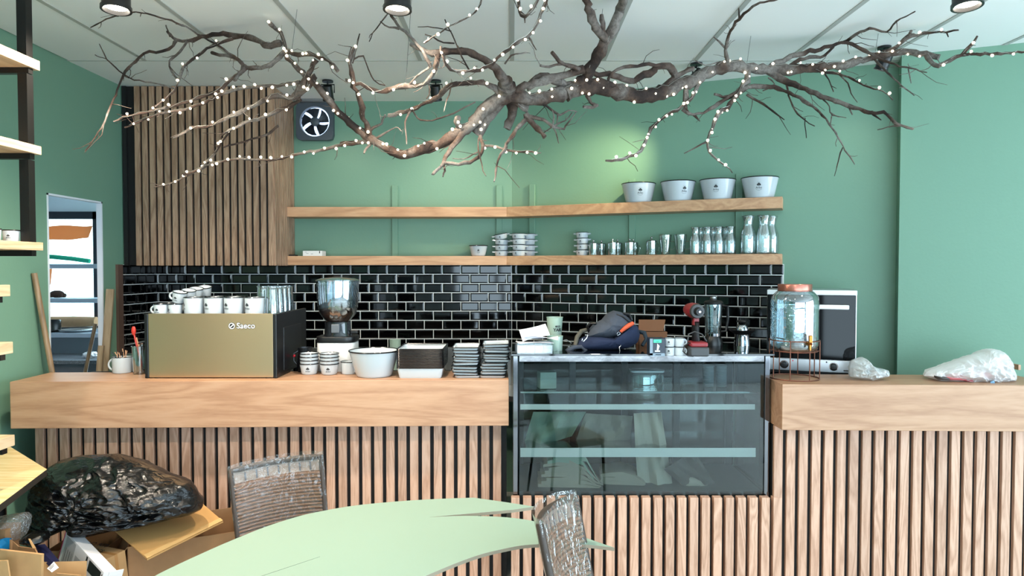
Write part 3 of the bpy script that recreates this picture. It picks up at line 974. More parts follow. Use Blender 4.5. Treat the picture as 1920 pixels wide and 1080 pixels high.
# inverted tumblers at the right end of the machine
TG = thin_glass('tumbler_glass', (244, 248, 248), 0.22, rough=.03)
tm = MB().lathe([(0.041, 0.0), (0.0395, 0.0), (0.0315, 0.150), (0.001, 0.152), (0.001, 0.164), (0.0325, 0.164), (0.034, 0.160), (0.041, 0.0)], 20, None, False, False).mesh('glass_wall', smooth=True); tm.materials.append(TG)
fl_ = MB().lathe([(0.0335, 0.160), (0.040, 0.163), (0.040, 0.168), (0.001, 0.168)], 20, None, False, False).mesh('foot_disc', smooth=True); fl_.materials.append(TG)
k = 0
names = ['front right', 'second right', 'third right', 'rear right', 'front left', 'second left', 'third left']
for (x, y) in ((-1.425, 4.12), (-1.425, 4.21), (-1.425, 4.30), (-1.425, 4.39), (-1.513, 4.215), (-1.513, 4.305), (-1.513, 4.395)):
    t = thing('glass_tumbler', (x, y, zc), 0, 'upside-down clear tumbler on the espresso machine, %s of the cluster' % names[k], 'glass', 'upside-down tumblers')
    link('glass_wall', tm, t); link('foot_disc', fl_, t); k += 1

# ---------------------------------------------------------------- mug with stirring sticks and utensil glass
p = WZ(221, 701, CT); p.y += 0.05
mg = round_vessel('stick_mug', p, 0.0, 'white mug holding wooden stirring sticks left of the espresso machine', 'mug', None, 0.058, 0.055, 0.098, handle=(0.03, 0.032), rim=0.0018)
SM = mat('stirrer_wood', (196, 150, 118), 0.7)
for i in range(9):
    a = random.uniform(0, 6.28); r = 0.03
    base = Vector((r * math.cos(a) * .8, r * math.sin(a) * .8, 0.01)); tip = Vector((-0.012 + 0.075 * (i / 8 - .5), random.uniform(-.03, .03), 0.135 + random.uniform(-.014, .016)))
    o = MB().tube([p + base, p + tip], 0.0028, 5).build('stirring_stick', SM if i % 3 else BLACKP)
    tag(o, '%s stirring stick in the white mug, %s from the left' % ('pale wooden' if i % 3 else 'black', ('first', 'second', 'third', 'fourth', 'fifth', 'sixth', 'seventh', 'eighth', 'last')[i]), 'stick', 'stirring sticks')
p = WZ(256, 703, CT); p.y += 0.045
ug = thing('utensil_glass', p, 0, 'tall clear glass with kitchen utensils at the machine corner', 'glass')
MB().lathe([(0.040, 0), (0.047, 0.17), (0.045, 0.17), (0.038, 0.008), (0.001, 0.008)], 24, None, True, False).build('glass_wall', TG, ug, smooth=True)
MB().torus(0.046, 0.0022, 0.17, 24, 6).build('rim', TG, ug)
o = MB().tube([p + Vector((0.02, 0, .012)), p + Vector((-0.025, 0.0, .19)), p + Vector((-0.034, 0, .235))], 0.005, 6)
o.ball(p + Vector((-0.038, 0, .262)), 0.016, 8, 6, (.9, .6, 1.9))
tag(o.build('spatula', mat('red_silicone', (196, 52, 40), 0.4), smooth=True), 'red spatula leaning in the utensil glass', 'spatula')
for k, (dx, tx) in enumerate(((0.012, -0.03), (0.0, -0.016))):
    o = MB().tube([p + Vector((dx, 0.012, .012)), p + Vector((tx, 0.012, .22 - .03 * k))], 0.0065, 7)
    tag(o.build('wooden_spoon', SM, smooth=True), 'wooden stick in the utensil glass, %s' % ('longer', 'shorter')[k], 'utensil')
o = MB().tube([p + Vector((0.02, -.01, .012)), p + Vector((.018, -.01, .18))], 0.004, 6)
o.lathe([(0.001, 0), (.02, .004), (.024, .012), (.001, .01)], 12, T(p.x + .018, p.y - .01, p.z + .178))
tag(o.build('coffee_tamper', CHROME, smooth=True), 'chrome long-handled utensil in the utensil glass', 'utensil')

# ---------------------------------------------------------------- coffee grinder
GY = 4.37
gx = W(634, 650, GY).x
def gz(py): return W(634, py, GY).z - CT
gd = thing('coffee_grinder', (gx, GY, CT), label='white coffee grinder with a clear bean hopper beside the espresso machine', cat='coffee grinder')
WHB = mat('white_grinder', (212, 214, 214), 0.3)
MB().prism(rrect(0.118, 0.10, 0.055, 6), 0.0, gz(640)).build('body', WHB, gd, auto=0.6, bevel=0.006)
MB().prism(rrect(0.121, 0.103, 0.056, 6), gz(640) + .0005, gz(629)).build('collar', BLACKP, gd, auto=0.6, bevel=0.004)
SMK = thin_glass('smoky_plastic', (110, 116, 122), 0.08, haze=0.25, hazecol=(40, 44, 48))
MB().lathe([(0.088, gz(629)), (0.082, gz(622)), (0.080, gz(606)), (0.078, gz(603))], 28).build('neck', SMK, gd, smooth=True)
MB().lathe([(0.055, gz(629)), (0.055, gz(608))], 20).build('burr_carrier', BLACKP, gd, smooth=True)
MB().box((-0.02, -0.092, gz(622)), (0.03, -0.078, gz(606))).build('latch', mat('grey_plastic', (86, 92, 98), 0.4), gd, bevel=0.004)
MB().box((0.082, -0.02, gz(625)), (0.125, 0.02, gz(619))).build('lever', BLACKP, gd, bevel=0.004)
HOP = thin_glass('hopper_plastic', (240, 246, 250), 0.24, rough=.02)
MB().lathe([(0.070, gz(603)), (0.085, gz(598)), (0.112, gz(588)), (0.124, gz(575)), (0.128, gz(556)), (0.132, gz(527)), (0.130, gz(527)), (0.125, gz(556)), (0.120, gz(575)), (0.108, gz(586)), (0.08, gz(597))], 36, None, False, False).build('hopper', HOP, gd, smooth=True)
MB().lathe([(0.136, gz(527)), (0.136, gz(525)), (0.10, gz(521.5)), (0.03, gz(520)), (0.001, gz(520))], 36, None, False, False).build('hopper_lid', HOP, gd, smooth=True)
MB().torus(0.1345, 0.003, gz(526), 36, 6).build('lid_edge', HOP, gd)
BEAN = mat('roasted_coffee', (70, 40, 26), 0.45, var=0.4, bscale=220)
MB().lathe([(0.066, gz(602)), (0.082, gz(597)), (0.107, gz(587)), (0.112, gz(582)), (0.06, gz(577)), (0.001, gz(574))], 30, None, True, False).build('coffee_charge', BEAN, gd, smooth=True)
b = MB()
for i in range(150):
    a = random.random() * 6.28; r = 0.108 * math.sqrt(random.random()); zz = gz(581) + (1 - r / 0.11) * (gz(574) - gz(581))
    b.ball((r * math.cos(a), r * math.sin(a), zz + 0.001), 0.0055, 6, 4, (1.2, 0.8, 0.7))
tag(b.build('coffee_beans', BEAN, gd, smooth=True), kind='stuff')
pb = WZ(652, 700, CT)
bl = round_vessel('doser_mug', (gx + 0.108, 4.205, CT), 2.6, 'white enamel mug half hidden before the grinder', 'mug', None, 0.05, 0.046, 0.075, handle=(0.02, 0.02))

# ---------------------------------------------------------------- nested cups, bowl, trays
for si, (px, by, lab) in enumerate(((576, 703.5, 'left'), (614, 704, 'right'))):
    c = WZ(px, by, CT); c.y += 0.045
    for i in range(4):
        round_vessel('enamel_cup', (c.x + random.uniform(-.001, .001), c.y, CT + i * 0.0205), random.uniform(-.3, .3) if i else 0, '%s small enamel cup of the %s nested stack before the grinder' % (ordn(i, 4), lab), 'cup', 'nested enamel cups', 0.057, 0.045, 0.066, logo=0.03 if i == 0 else 0.0, logo_ang=-PI / 2 + .1, rim=0.0032, arc=False, logo_z=0.28)
c = WZ(695, 710, CT); c.y += 0.105
round_vessel('enamel_basin', c, 0, 'large white enamel basin with a black rim standing on the left countertop', 'bowl', None, 0.148, 0.103, 0.152, rim=0.0042, thick=0.004, seg=48)
c = WZ(787, 710, CT)
for i in range(14):
    dish('enamel_tray', (c.x + random.uniform(-.001, .001), c.y + 0.155, CT + i * 0.0083), random.uniform(-.004, .004), '%s black-rimmed tray in the wide stack of trays' % ordn(i, 14), 'tray', 'wide stack of black-rimmed trays', 0.268, 0.31, 0.062, 0.0047, taper=0.012)
for si, (px, n, lab) in enumerate(((873, 10, 'left'), (925, 11, 'right'))):
    c = WZ(px, 710, CT)
    for i in range(n):
        rz = random.uniform(-.07, .07); tl = (random.uniform(-.03, .03), random.uniform(-.045, .045)) if i > 0 else (0, 0)
        dx = (0.014 if (si == 1 and i > 4) else 0) + random.uniform(-.004, .004)
        dish('enamel_dish', (c.x + dx, c.y + 0.12, CT + 0.001 + i * 0.0182), rz, '%s small white dish in the %s stack of dishes beside the display case' % (ordn(i, n), lab), 'dish', 'stacks of small dishes', 0.152, 0.215, 0.0155, 0.0032, taper=0.006, tilt=tl)
# frosted plastic cup behind, on the steel worktop
FRO = thin_glass('frosted_plastic', (214, 232, 222), 0.06, haze=0.45, hazecol=(205, 226, 214))
def frosted(loc, label, R1=0.042, R0=0.033, h=0.14):
    t = thing('frosted_cup', loc, 0, label, 'cup')
    MB().lathe([(R0, 0), (R1, h), (R1 - .001, h), (R0 - .001, 0.002), (0.001, 0.002)], 22, None, True, False).build('cup_wall', FRO, t, smooth=True)
    MB().torus(R1, 0.0018, h, 22, 5).build('rim', FRO, t)
    return t
frosted((W(741, 650, 5.5).x, 5.5, 0.901), 'pale green frosted plastic cup behind the basin on the steel worktop', 0.045, 0.034, 0.40)
# black tool with a red grip beside the machine
p = Vector((W(572, 690, 4.30).x, 4.30, CT))
o = thing('milk_frother_jug', p, 0.3, 'dark steel jug with a red-tipped handle behind the nested cups', 'jug')
MB().lathe([(0.045, 0), (0.05, 0.05), (0.04, 0.12), (0.045, 0.15), (0.042, 0.15), (0.037, 0.12)], 20).build('body', mat('dark_steel', (52, 54, 58), 0.3, 0.8), o, smooth=True)
MB().tube([(-.04, 0, .13), (-.065, 0, .115), (-.066, 0, .07), (-.048, 0, .045)], 0.005, 7).build('handle', BLACKP, o, smooth=True)
MB().ball((-.064, -.004, .10), 0.009, 8, 6).build('grip_tip', mat('red_grip', (170, 20, 40), 0.4), o, smooth=True)
# chrome tap lever at the far left
o = thing('tap', (W(60, 700, 4.36).x, 4.36, 1.10), 0, 'chrome tap with a slim lever behind the left end of the countertop', 'tap')
q0, q1, q2 = W(44, 716, 4.36), W(58, 701, 4.36), W(72, 695, 4.36)
MB().tube([q0, q1, q2], [0.006, 0.008, 0.007], 8).build('lever', CHROME, o, smooth=True, world=True)
MB().tube([q2, q2 + Vector((.006, 0, 0))], 0.012, 10).build('spout_end', BLACKP, o, world=True)
MB().tube([W(4, 745, 4.36), q0], 0.006, 8).build('arm', CHROME, o, smooth=True, world=True)
# two cups on the left rack
for i, px in enumerate((4, 22)):
    Y = 3.12 - 0.10 * (1 - i)
    round_vessel('enamel_cup', ((px - 960) / F * Y - (0.0 if i else 0.04), Y, RACKZ), 0, ('white enamel cup at the very left edge of the rack shelf', 'white enamel cup nearest the post on the rack shelf')[i], 'cup', 'cups on the left rack', 0.034, 0.03, 0.052, logo=0.018 if i else 0, logo_ang=-PI / 2 + .3, arc=False)
# ================================================================ things on the wall shelves
def on_angled(px, off, z):
    q, t = WA(px, 400, off)
    p = A(t, off, z)
    return p
# upper shelf: four large bowls
for i, px in enumerate((1197, 1271, 1345, 1424)):
    p = on_angled(px, 0.118, zu1)
    a = math.atan2(-p.y, -p.x)
    round_vessel('enamel_bowl', p, 0, 'large white enamel bowl on the upper wall shelf, %s of four' % ('first from the left', 'second from the left', 'third from the left', 'at the right end')[i], 'bowl', 'large bowls on the upper shelf', 0.126, 0.094, 0.142, logo=0.042, logo_ang=a + (0.12, 0.42, -0.10, -0.05)[i], rim=0.0036, thick=0.004, seg=44, logo_z=0.42)
# lower shelf
def on_back(px, off, z):
    Y = YB - off
    return Vector(((px - 960) / F * Y, Y, z))
BX = thing('card_box', on_back(590, 0.12, zl1), 0, 'small white printed box at the left end of the lower wall shelf', 'box')
MB().box((-0.077, -0.06, 0), (0.077, 0.06, 0.043)).build('body', mat('white_card', (226, 228, 226), 0.6), BX, bevel=0.0015, bseg=1)
MB().box((-0.0772, -0.0602, 0.0425), (0.0772, 0.0602, 0.0438)).build('lid_edge', BLACKP, BX)
print_flat('print', join2d([rect2d(-0.05, 0.02, -0.03, 0.022), rect2d(-0.012, 0.016, 0.006, 0.0185), rect2d(0.055, 0.022, 0.062, 0.040), rect2d(-0.06, 0.03, -0.045, 0.032)]), frame_mat((0, -0.0604, 0), (1, 0, 0), (0, 0, 1), (0, -1, 0)), INK, BX)
o = MB().prism([(-0.09, -0.045), (0.0, -0.045), (0.0, 0.045), (-0.09, 0.045)], 0, 0.012).build('black_tray', BLACKP, bevel=0.002); o.location = on_back(556, 0.12, zl1); 
tag(o, 'flat black tray beside the white box on the lower shelf', 'tray')
round_vessel('enamel_bowl', on_back(897, 0.11, zl1), 0, 'single small bowl with a broad black rim left of the stacked pans', 'bowl', None, 0.075, 0.055, 0.085, logo=0.026, logo_ang=-PI / 2 + .05, rim=0.004, logo_z=.35)
stacks = [(940, 0, 'left stack at the shelf corner'), (975, 0, 'front stack right of the shelf corner'), (991, 1, 'back stack right of the shelf corner'), (1092, 2, 'stack beside the coffee presses')]
for px, k, lab in stacks:
    for i in range(4):
        p = on_back(px, 0.135, zl1) if k == 0 and px < 950 else (on_back(px, 0.135, zl1) if k == 0 else on_angled(px, 0.048 if k == 1 else 0.11, zl1))
        if px == 975: p = on_angled(973, 0.158, zl1)
        p.z += i * 0.0455 + 0.0005
        p.x += random.uniform(-.003, .003)
        rz = random.uniform(-.12, .12) - (0.25 if px == 975 else (.3 if k else 0))
        tl = (0, 0, rz) if i == 0 else (random.uniform(-.02, .02), random.uniform(-.05, .05), rz)
        if i == 3 and px == 940: tl = (0.05, -0.2, rz)
        round_vessel('enamel_pan', p, rz, '%s two-handled enamel pan of the %s' % (ordn(i, 4), lab), 'pan', 'stacked two-handled pans', 0.0555 if k < 2 else 0.048, 0.049 if k < 2 else 0.043, 0.042, logo=0.018, logo_ang=-PI / 2 - .25, ears=True, rim=0.0022, arc=False, rot=tl, logo_z=.25)
# coffee presses
PG = thin_glass('press_glass', (242, 248, 246), 0.16)
WHT = mat('white_filter', (236, 236, 234), 0.5)
def press(p, label, s=1.0):
    t = thing('coffee_press', p, 0.4, label, 'coffee press', 'coffee presses on the lower shelf')
    MB().lathe([(.034 * s, 0), (.036 * s, .004), (.036 * s, .088 * s), (.0345 * s, .088 * s), (.0345 * s, .006), (.001, .006)], 20, None, True, False).build('glass', PG, t, smooth=True)
    MB().lathe([(.037 * s, .088 * s), (.037 * s, .095 * s), (.03 * s, .101 * s), (.008, .103 * s), (.004, .110 * s), (.001, .11 * s)], 20, None, True, False).build('lid', CHROME, t, smooth=True)
    MB().ball((0, 0, .117 * s), .0075 * s, 10, 6).build('knob', CHROME, t, smooth=True)
    MB().lathe([(.017 * s, .02), (.017 * s, .086 * s)], 14).build('filter_tube', CHROME, t, smooth=True)
    MB().tube([(.034 * s, 0, .078 * s), (.056 * s, 0, .076 * s), (.06 * s, 0, .05 * s), (.05 * s, 0, .022 * s), (.034 * s, 0, .018 * s)], .003, 6).build('handle', PG, t, smooth=True)
    return t
for i, (px, off, s, lab) in enumerate(((1113, .145, .96, 'coffee press nearest the stacked pans'), (1128, .06, .95, 'coffee press behind the first one'), (1149, .145, 1, 'coffee press second in the front row'), (1158, .055, 1, 'coffee press behind the second front one'), (1181, .145, 1, 'coffee press third in the front row'), (1188, .055, 1, 'coffee press behind the third front one'), (1222, .12, 1.1, 'coffee press standing alone beside the glass mugs'))):
    press(on_angled(px, off, zl1), lab, s)
# glass mugs
for i, px in enumerate((1248, 1276)):
    t = thing('glass_mug', on_angled(px, .12, zl1), 0.0, ('left', 'right')[i] + ' of the two tall clear glass mugs on the lower shelf', 'glass', 'clear glass mugs')
    MB().lathe([(.030, 0), (.0475, .148), (.0455, .148), (.028, .008), (.001, .008)], 24, None, True, False).build('glass', PG, t, smooth=True)
    MB().torus(.0465, .0018, .148, 24, 5).build('rim', PG, t)
    MB().tube([(.035, -.01, .1), (.065, -.012, .098), (.072, -.012, .07), (.06, -.012, .042), (.032, -.01, .04)], .0045, 6).build('handle', PG, t, smooth=True)
# carafes
CG = thin_glass('carafe_glass', (242, 250, 250), 0.24)
def carafe(p, R_, h, label):
    t = thing('glass_carafe', p, 0, label, 'carafe', 'glass carafes on the lower shelf')
    prof = [(R_ * .92, 0), (R_, .01), (R_, h * .48), (R_ * .93, h * .56), (R_ * .66, h * .74), (R_ * .62, h * .80), (R_ * .72, h * .92), (R_ * .86, h), (R_ * .82, h), (R_ * .68, h * .92), (R_ * .58, h * .80), (R_ * .62, h * .74), (R_ * .9, h * .55), (R_ * .96, h * .47), (R_ * .96, .012), (.001, .012)]
    MB().lathe(prof, 24, None, True, False).build('glass', CG, t, smooth=True)
    MB().torus(R_ * .84, .002, h, 24, 5).build('rim', CG, t)
    return t
for i, px in enumerate((1304, 1326, 1348, 1370)):
    carafe(on_angled(px, .145, zl1), .039, .196, 'small carafe in the front row, %s' % ('beside the glass mugs', 'second', 'third', 'beside the large carafes')[i])
for i, px in enumerate((1314, 1337, 1362)):
    carafe(on_angled(px, .05, zl1), .039, .196, 'small carafe in the back row, %s' % ('left', 'middle', 'right')[i])
for i, (px, off) in enumerate(((1403, .145), (1433, .145), (1446, .054))):
    carafe(on_angled(px, off, zl1), .052, .268, ('left large carafe at the right end of the lower shelf', 'right large carafe in front at the shelf end', 'large carafe at the back of the shelf end')[i])
# ================================================================ glass display case
KY = 3.93                      # front glass
kx0, kx1 = W(962, 800, KY).x, W(1443, 800, KY).x
kz0 = W(1200, 931, 3.90).z     # top of the slatted plinth
kz1 = W(1200, 667, KY).z
KD = 0.63
dc = thing('display_case', ((kx0 + kx1) / 2, KY + 0.3, 0), label='glass display case with a black top on a slatted plinth between the counters', cat='display case')
CASEG = thin_glass('case_glass', (226, 234, 234), 0.016, fresnel=True)
REARG = thin_glass('rear_glass', (120, 132, 134), 0.03)
TOPG = mat('black_glass', (6, 7, 8), 0.04, 0.0, 0.7)
DARKIN = mat('case_inner_grey', (66, 72, 74), 0.5)
MB().box((kx0 + 0.0, KY - 0.005, 0), (kx1 + .025, KY + KD, kz0 - 0.012)).build('plinth', BLACK, dc, world=True)
me = slat_mesh(0.047, 0.022, kz0 - 0.001, SLATW, ext=0.022)
x = W(958, 1000, 3.9).x + 0.025
off = Vector(dc.location)
while x < kx1 + 0.04:
    link('slat', me, dc, Vector((x, 3.9 + 0.0, 0.001)) - off); x += 0.0673
MB().box((kx0 - 0.012, KY - 0.012, kz1), (kx1 + 0.02, KY + KD, kz1 + 0.012)).build('top_panel', TOPG, dc, world=True, bevel=0.002)
zc0 = kz0 + 0.0
for x0, x1 in ((kx0, kx0 + 0.026), (kx1 - 0.028, kx1)):
    MB().box((x0, KY + 0.002, zc0 - 0.01), (x1, KY + 0.03, kz1 - 0.001)).build('corner_post', mat('dark_chrome', (120, 120, 124), .08, 1.0), dc, world=True, bevel=0.002)
MB().box((kx0 + .036, KY + 0.004, kz1 - 0.034), (kx1 - .033, KY + 0.03, kz1 - 0.001)).build('top_rail', mat('satin_chrome', (120, 118, 118), 0.1, 1.0, bump=.12, bscale=5), dc, world=True)
MB().box((kx0 + 0.036, KY + 0.002, zc0 - 0.01), (kx1 - 0.033, KY + 0.008, kz1 - 0.035)).build('front_pane', CASEG, dc, world=True)
for x0 in (kx0 + 0.004, kx1 - 0.01):
    MB().box((x0, KY + 0.031, zc0), (x0 + .006, KY + KD - .03, kz1 - .001)).build('side_pane', CASEG, dc, world=True)
MB().box((kx0 + .01, KY + KD - .02, zc0), ((kx0 + kx1) / 2 - .01, KY + KD, kz1 - .001)).build('rear_door', REARG, dc, world=True)
MB().box(((kx0 + kx1) / 2 - .01, KY + KD - .02, zc0), (kx1 - .01, KY + KD, kz1 - .001)).build('rear_door', REARG, dc, world=True)
for f in (0.0, .25, .5, .75, 1.0):
    xx = kx0 + .03 + (kx1 - kx0 - .1) * f
    MB().box((xx, KY + KD - .05, zc0), (xx + .04, KY + KD - .022, kz1 - .002)).build('rear_frame_bar', mat('case_bar', (24, 30, 36), .4), dc, world=True)
MB().box((kx0 + .036, KY + .03, zc0 - .01), (kx1 - .033, KY + KD - .03, zc0 + .012)).build('floor_tray', DARKIN, dc, world=True)
SHG = thin_glass('shelf_glass', (222, 234, 230), 0.06)
RAIL = mat('pale_price_rail', (206, 212, 208), 0.4)
def case_shelf(py0, py1, inset=.06, depth=.42, rail=True):
    z1, z0 = W(1200, py0, KY + inset).z, W(1200, py1, KY + inset).z
    s = MB().box((kx0 + .045, KY + inset + .004, z1 - .008), (kx1 - .045, KY + inset + depth, z1 - .001)).build('shelf', SHG, dc, world=True)
    if rail:
        MB().box((kx0 + .042, KY + inset, z0), (kx1 - .06, KY + inset + .003, z1)).build('price_rail', RAIL, s, world=True)
    else:
        MB().tube([(kx0 + .042, KY + inset, z1), (kx1 - .1, KY + inset, z1)], .0075, 8).build('edge_bar', mat('bar_alu', (160, 180, 186), .25, .8), s, world=True)
    return z1
sz1 = case_shelf(736, 740, .05, .3, False)
sz2 = case_shelf(758, 768, .07)
sz3 = case_shelf(840, 857, .05)
# folded cloths on the case floor
CL = mat('grey_cloth', (150, 144, 130), 0.9, bump=.1, bscale=60)
CL2 = mat('greenish_cloth', (136, 156, 140), 0.9, bump=.1, bscale=60)
def folded(cx, cy, z, w, d, h, seed, m, label, rz=0, sag=0.0):
    g = []
    n, k = 14, 8
    b = MB()
    top, pts = [], []
    random.seed(seed)
    ph = random.random() * 6
    # closed loop cross-section (x-z), rounded fold on the right, swept along y
    loop = [(-w / 2, 0), (-w / 4, 0), (w / 4, 0), (w / 2 - h * .4, 0.0), (w / 2, h * .2), (w / 2 + h * .15, h * .5), (w / 2, h * .8), (w / 2 - h * .4, h), (w / 4, h), (0, h * .97), (-w / 4, h), (-w / 2, h * .92), (-w / 2, h * .55), (-w / 2 + .01, h * .5), (-w / 2, h * .45)]
    M = T(cx, cy, z) @ R(rz, 'Z')
    L = len(loop)
    vs = []
    for j in range(k + 1):
        y = -d / 2 + d * j / k
        for x, zz in loop:
            wob = .006 * math.sin(ph + x * 30 + y * 25) * (zz / h if zz > h * .5 else 0)
            pt_ = M @ Vector((x + .004 * math.sin(ph * 2 + y * 40), y, max(0, zz + wob * .5))); fl0 = kz0 + .013; pt_.z = fl0 + (pt_.z - fl0) * (1 - .62 * max(0.0, (x + .02) / (w * .5)) ** 2.2 * .9 + .10 * math.sin(x * 18 + 1)); vs.append(pt_)
    fs = [(j * L + i, j * L + (i + 1) % L, (j + 1) * L + (i + 1) % L, (j + 1) * L + i) for j in range(k) for i in range(L)]
    fs += [tuple(reversed(range(L))), tuple(range(k * L, (k + 1) * L))]
    o = b.add(vs, fs).build('folded_cloth', m, smooth=True)
    return tag(o, label, 'cloth', 'folded cloths in the display case')
for i in range(9):
    folded(kx0 + .33 + .012 * ((i * 7) % 3), KY + .22, kz0 + .013 + i * .022, .36 - .012 * i, .26, .0205, 40 + i, CL if i < 7 else CL2, '%s folded cloth of the left pile in the display case' % ordn(i, 9), rz=.05 * ((i % 3) - 1))
for i in range(3):
    folded(kx0 + .66, KY + .25, kz0 + .013 + i * .024, .26, .22, .023, 60 + i, CL, '%s folded cloth of the middle pile in the display case' % ordn(i, 3), rz=-.12)
def drape(pts, Y0, label, m, wav=.012, n=14, d=.05, seed=1):
    """hanging cloth: pixel quad tl,tr,br,bl; folds run down it"""
    g = []
    for i in range(n + 1):
        v = i / n; row = []
        for j in range(n + 1):
            u = j / n
            p = [(pts[0][k] * (1 - u) + pts[1][k] * u) * (1 - v) + (pts[3][k] * (1 - u) + pts[2][k] * u) * v for k in (0, 1)]
            row.append(W(p[0], p[1], Y0 + d * v + wav * math.sin(seed + u * 8 + v * 3) + wav * .6 * math.sin(seed * 2 + u * 17 - v * 5)))
        g.append(row)
    o = MB().sheet(g, .003).build('draped_cloth', m, smooth=True)
    return tag(o, label, 'cloth')
drape([(1188, 775), (1240, 772), (1262, 920), (1195, 900)], KY + .12, 'pale grey cloth hanging straight down in the middle of the case', mat('pale_cloth', (172, 166, 152), .9), wav=.02, seed=3)
drape([(1000, 772), (1098, 772), (1072, 818), (978, 845)], KY + .16, 'creased greenish cloth bunched at the left of the middle shelf', CL2, wav=.035, seed=5)
drape([(1098, 775), (1186, 780), (1180, 835), (1078, 832)], KY + .22, 'grey brown cloth spread across the middle shelf', CL, wav=.03, seed=9)
drape([(1245, 880), (1300, 845), (1340, 905), (1290, 918)], KY + .10, 'dark rolled cloth leaning at the right of the case floor', mat('dark_cloth', (70, 68, 64), .9), wav=.02, seed=2)
o = crumple(W(1300, 905, KY + .16), .05, (1.6, .8, .7), 3, .3, 5, 4).build('crumpled_cloth', CL, smooth=True); tag(o, 'crumpled cloth heap at the right of the case floor', 'cloth')
# odds on the top shelf of the case
p = W(1212, 694, KY + .2)
t = thing('white_tray', (p.x, KY + .2, sz1 + .10), 0, 'white slotted tray near the top of the display case', 'tray')
MB().prism(rrect(.1, .06, .025, 4), 0, .012).build('body', ENAMEL, t, auto=.6, bevel=.003)
MB().box((-.05, -.005, .012), (.07, .005, .0125)).build('slot', INK, t)
MB().box((-.09, -.05, -.10), (.09, .05, -.0005)).build('stand', GLASS, t)
for i, px in enumerate((1328, 1352)):
    t = thing('cup_sleeve_stack', (W(px, 730, KY + .25).x, KY + .25, sz1 + .001), 0, ('left', 'right')[i] + ' stack of ribbed grey cups in the case top shelf', 'cups')
    b = MB(); prof = []
    for k in range(14):
        prof += [(.030, k * .009), (.033, k * .009 + .007)]
    b.lathe(prof, 18).build('cups', mat('grey_cups', (130, 140, 146), .5), t)
    MB().torus(.033, .003, 14 * .009, 18, 5).build('rim', mat('grey_cups', (130, 140, 146), .5), t)
t = thing('napkin_block', (W(1025, 710, KY + .2).x, KY + .2, sz1 + .001), .2, 'pale green plastic block at the left of the case top shelf', 'box')
MB().box((-.05, -.04, 0), (.05, .04, .10)).build('body', FRO, t, bevel=.004)
MB().box((-.05, -.0405, .055), (.05, -.04, .06)).build('seam', GLASS, t)
t = thing('steel_canister', (W(1207, 740, KY + .3).x, KY + .3, sz2 + .001), 0, 'shiny steel canister at the middle of the case', 'canister')
MB().lathe([(.10, 0), (.105, .01), (.105, .15), (.1, .16), (.001, .165)], 28).build('body', CHROME, t, smooth=True)
MB().torus(.105, .003, .15, 28, 6).build('lid_edge', CHROME, t)

# ================================================================ on top of the display case
KT = kz1 + 0.012
def ktop(px, py):
    return WZ(px, py, KT)
# clear tray of glass pots with papers on it
p = ktop(1003, 664); p.y += .06
t = thing('clear_container', p, 0, 'clear divided container under white papers at the left of the case top', 'container')
CLR = thin_glass('clear_plastic', (236, 240, 240), .14, rough=.08)
MB().box((-.1, -.055, 0), (.1, .055, .004)).build('base', CLR, t)
for k in range(5):
    MB().box((-.1 + k * .0495, -.055, .004), (-.098 + k * .0495, .055, .05)).build('divider', CLR, t)
for y in (-.055, .052):
    MB().box((-.1, y, .004), (.1, y + .003, .05)).build('wall', CLR, t)
for k in range(4):
    MB().box((-.094 + k * .0495, -.048, .005), (-.055 + k * .0495, .045, .03)).build('sachet_block', mat('sachet_grey', (150, 156, 160), .3, .4), t, bevel=.004)
PAPER = mat('white_paper', (236, 236, 242), .8)
def paper(name, cx, cy, z, w, d, rz, label, curl=.015, tilt=(0, 0), ph=0.0):
    M = T(cx, cy, z) @ R(rz, 'Z') @ R(tilt[0], 'X') @ R(tilt[1], 'Y')
    g = [[M @ Vector((-w / 2 + w * j / 8, -d / 2 + d * i / 8, curl * math.sin(PI * j / 8 + ph) * math.cos(i * .3) + curl)) for j in range(9)] for i in range(9)]
    return tag(MB().sheet(g, .0008).build(name, PAPER, smooth=True), label, 'paper')
paper('paper_sheet', p.x + .0, p.y + .005, KT + .055, .2, .14, .15, 'white folded paper lying lowest on the clear container', .006)
paper('paper_sheet', p.x + .035, p.y - .005, KT + .073, .2, .1, -.05, 'lilac-white paper with a curled end reaching right', .014, ph=.6)
paper('paper_sheet', p.x + .0, p.y + .03, KT + .11, .16, .12, .2, 'white paper standing tilted on top of the papers', .006, tilt=(.5, -.25))
# frosted cup with print
p = ktop(1040, 652)
p.y = 4.3
fc = frosted((W(1040, 640, 4.3).x, 4.3, KT), 'frosted plastic cup with dark lettering behind the papers', .0505, .036, .182)
d2 = join2d([([(x, y + .024) for x, y in text2d('eco', .024, bold=.0008)[0]], text2d('eco', .024, bold=.0008)[1]), text2d('YARI', .026, bold=.0012), rect2d(-.024, -.02, .022, -.017), rect2d(-.026, -.034, .020, -.031)])
print_round('print', d2, lambda z: .036 + (.0505 - .036) * z / .182, .098, -PI / 2 + .38, INK, fc)
p2 = ktop(1042, 660); p2.y += .05
t = frosted((p2.x, p2.y + .03, KT), 'short pale green frosted cup right of the clear container', .047, .043, .085)
t = thing('wire_hook', (p2.x + .07, p2.y + .06, KT), 0, 'small bent chrome wire beside the frosted cups', 'wire')
MB().tube([(-.03, 0, .05), (.0, 0, .06), (.03, 0, .04), (.01, 0, .02), (.05, 0, .003)], .003, 6).build('bent_wire', CHROME, t, smooth=True)
MB().ball((-.03, 0, .05), .006).build('wire_tip', CHROME, t)

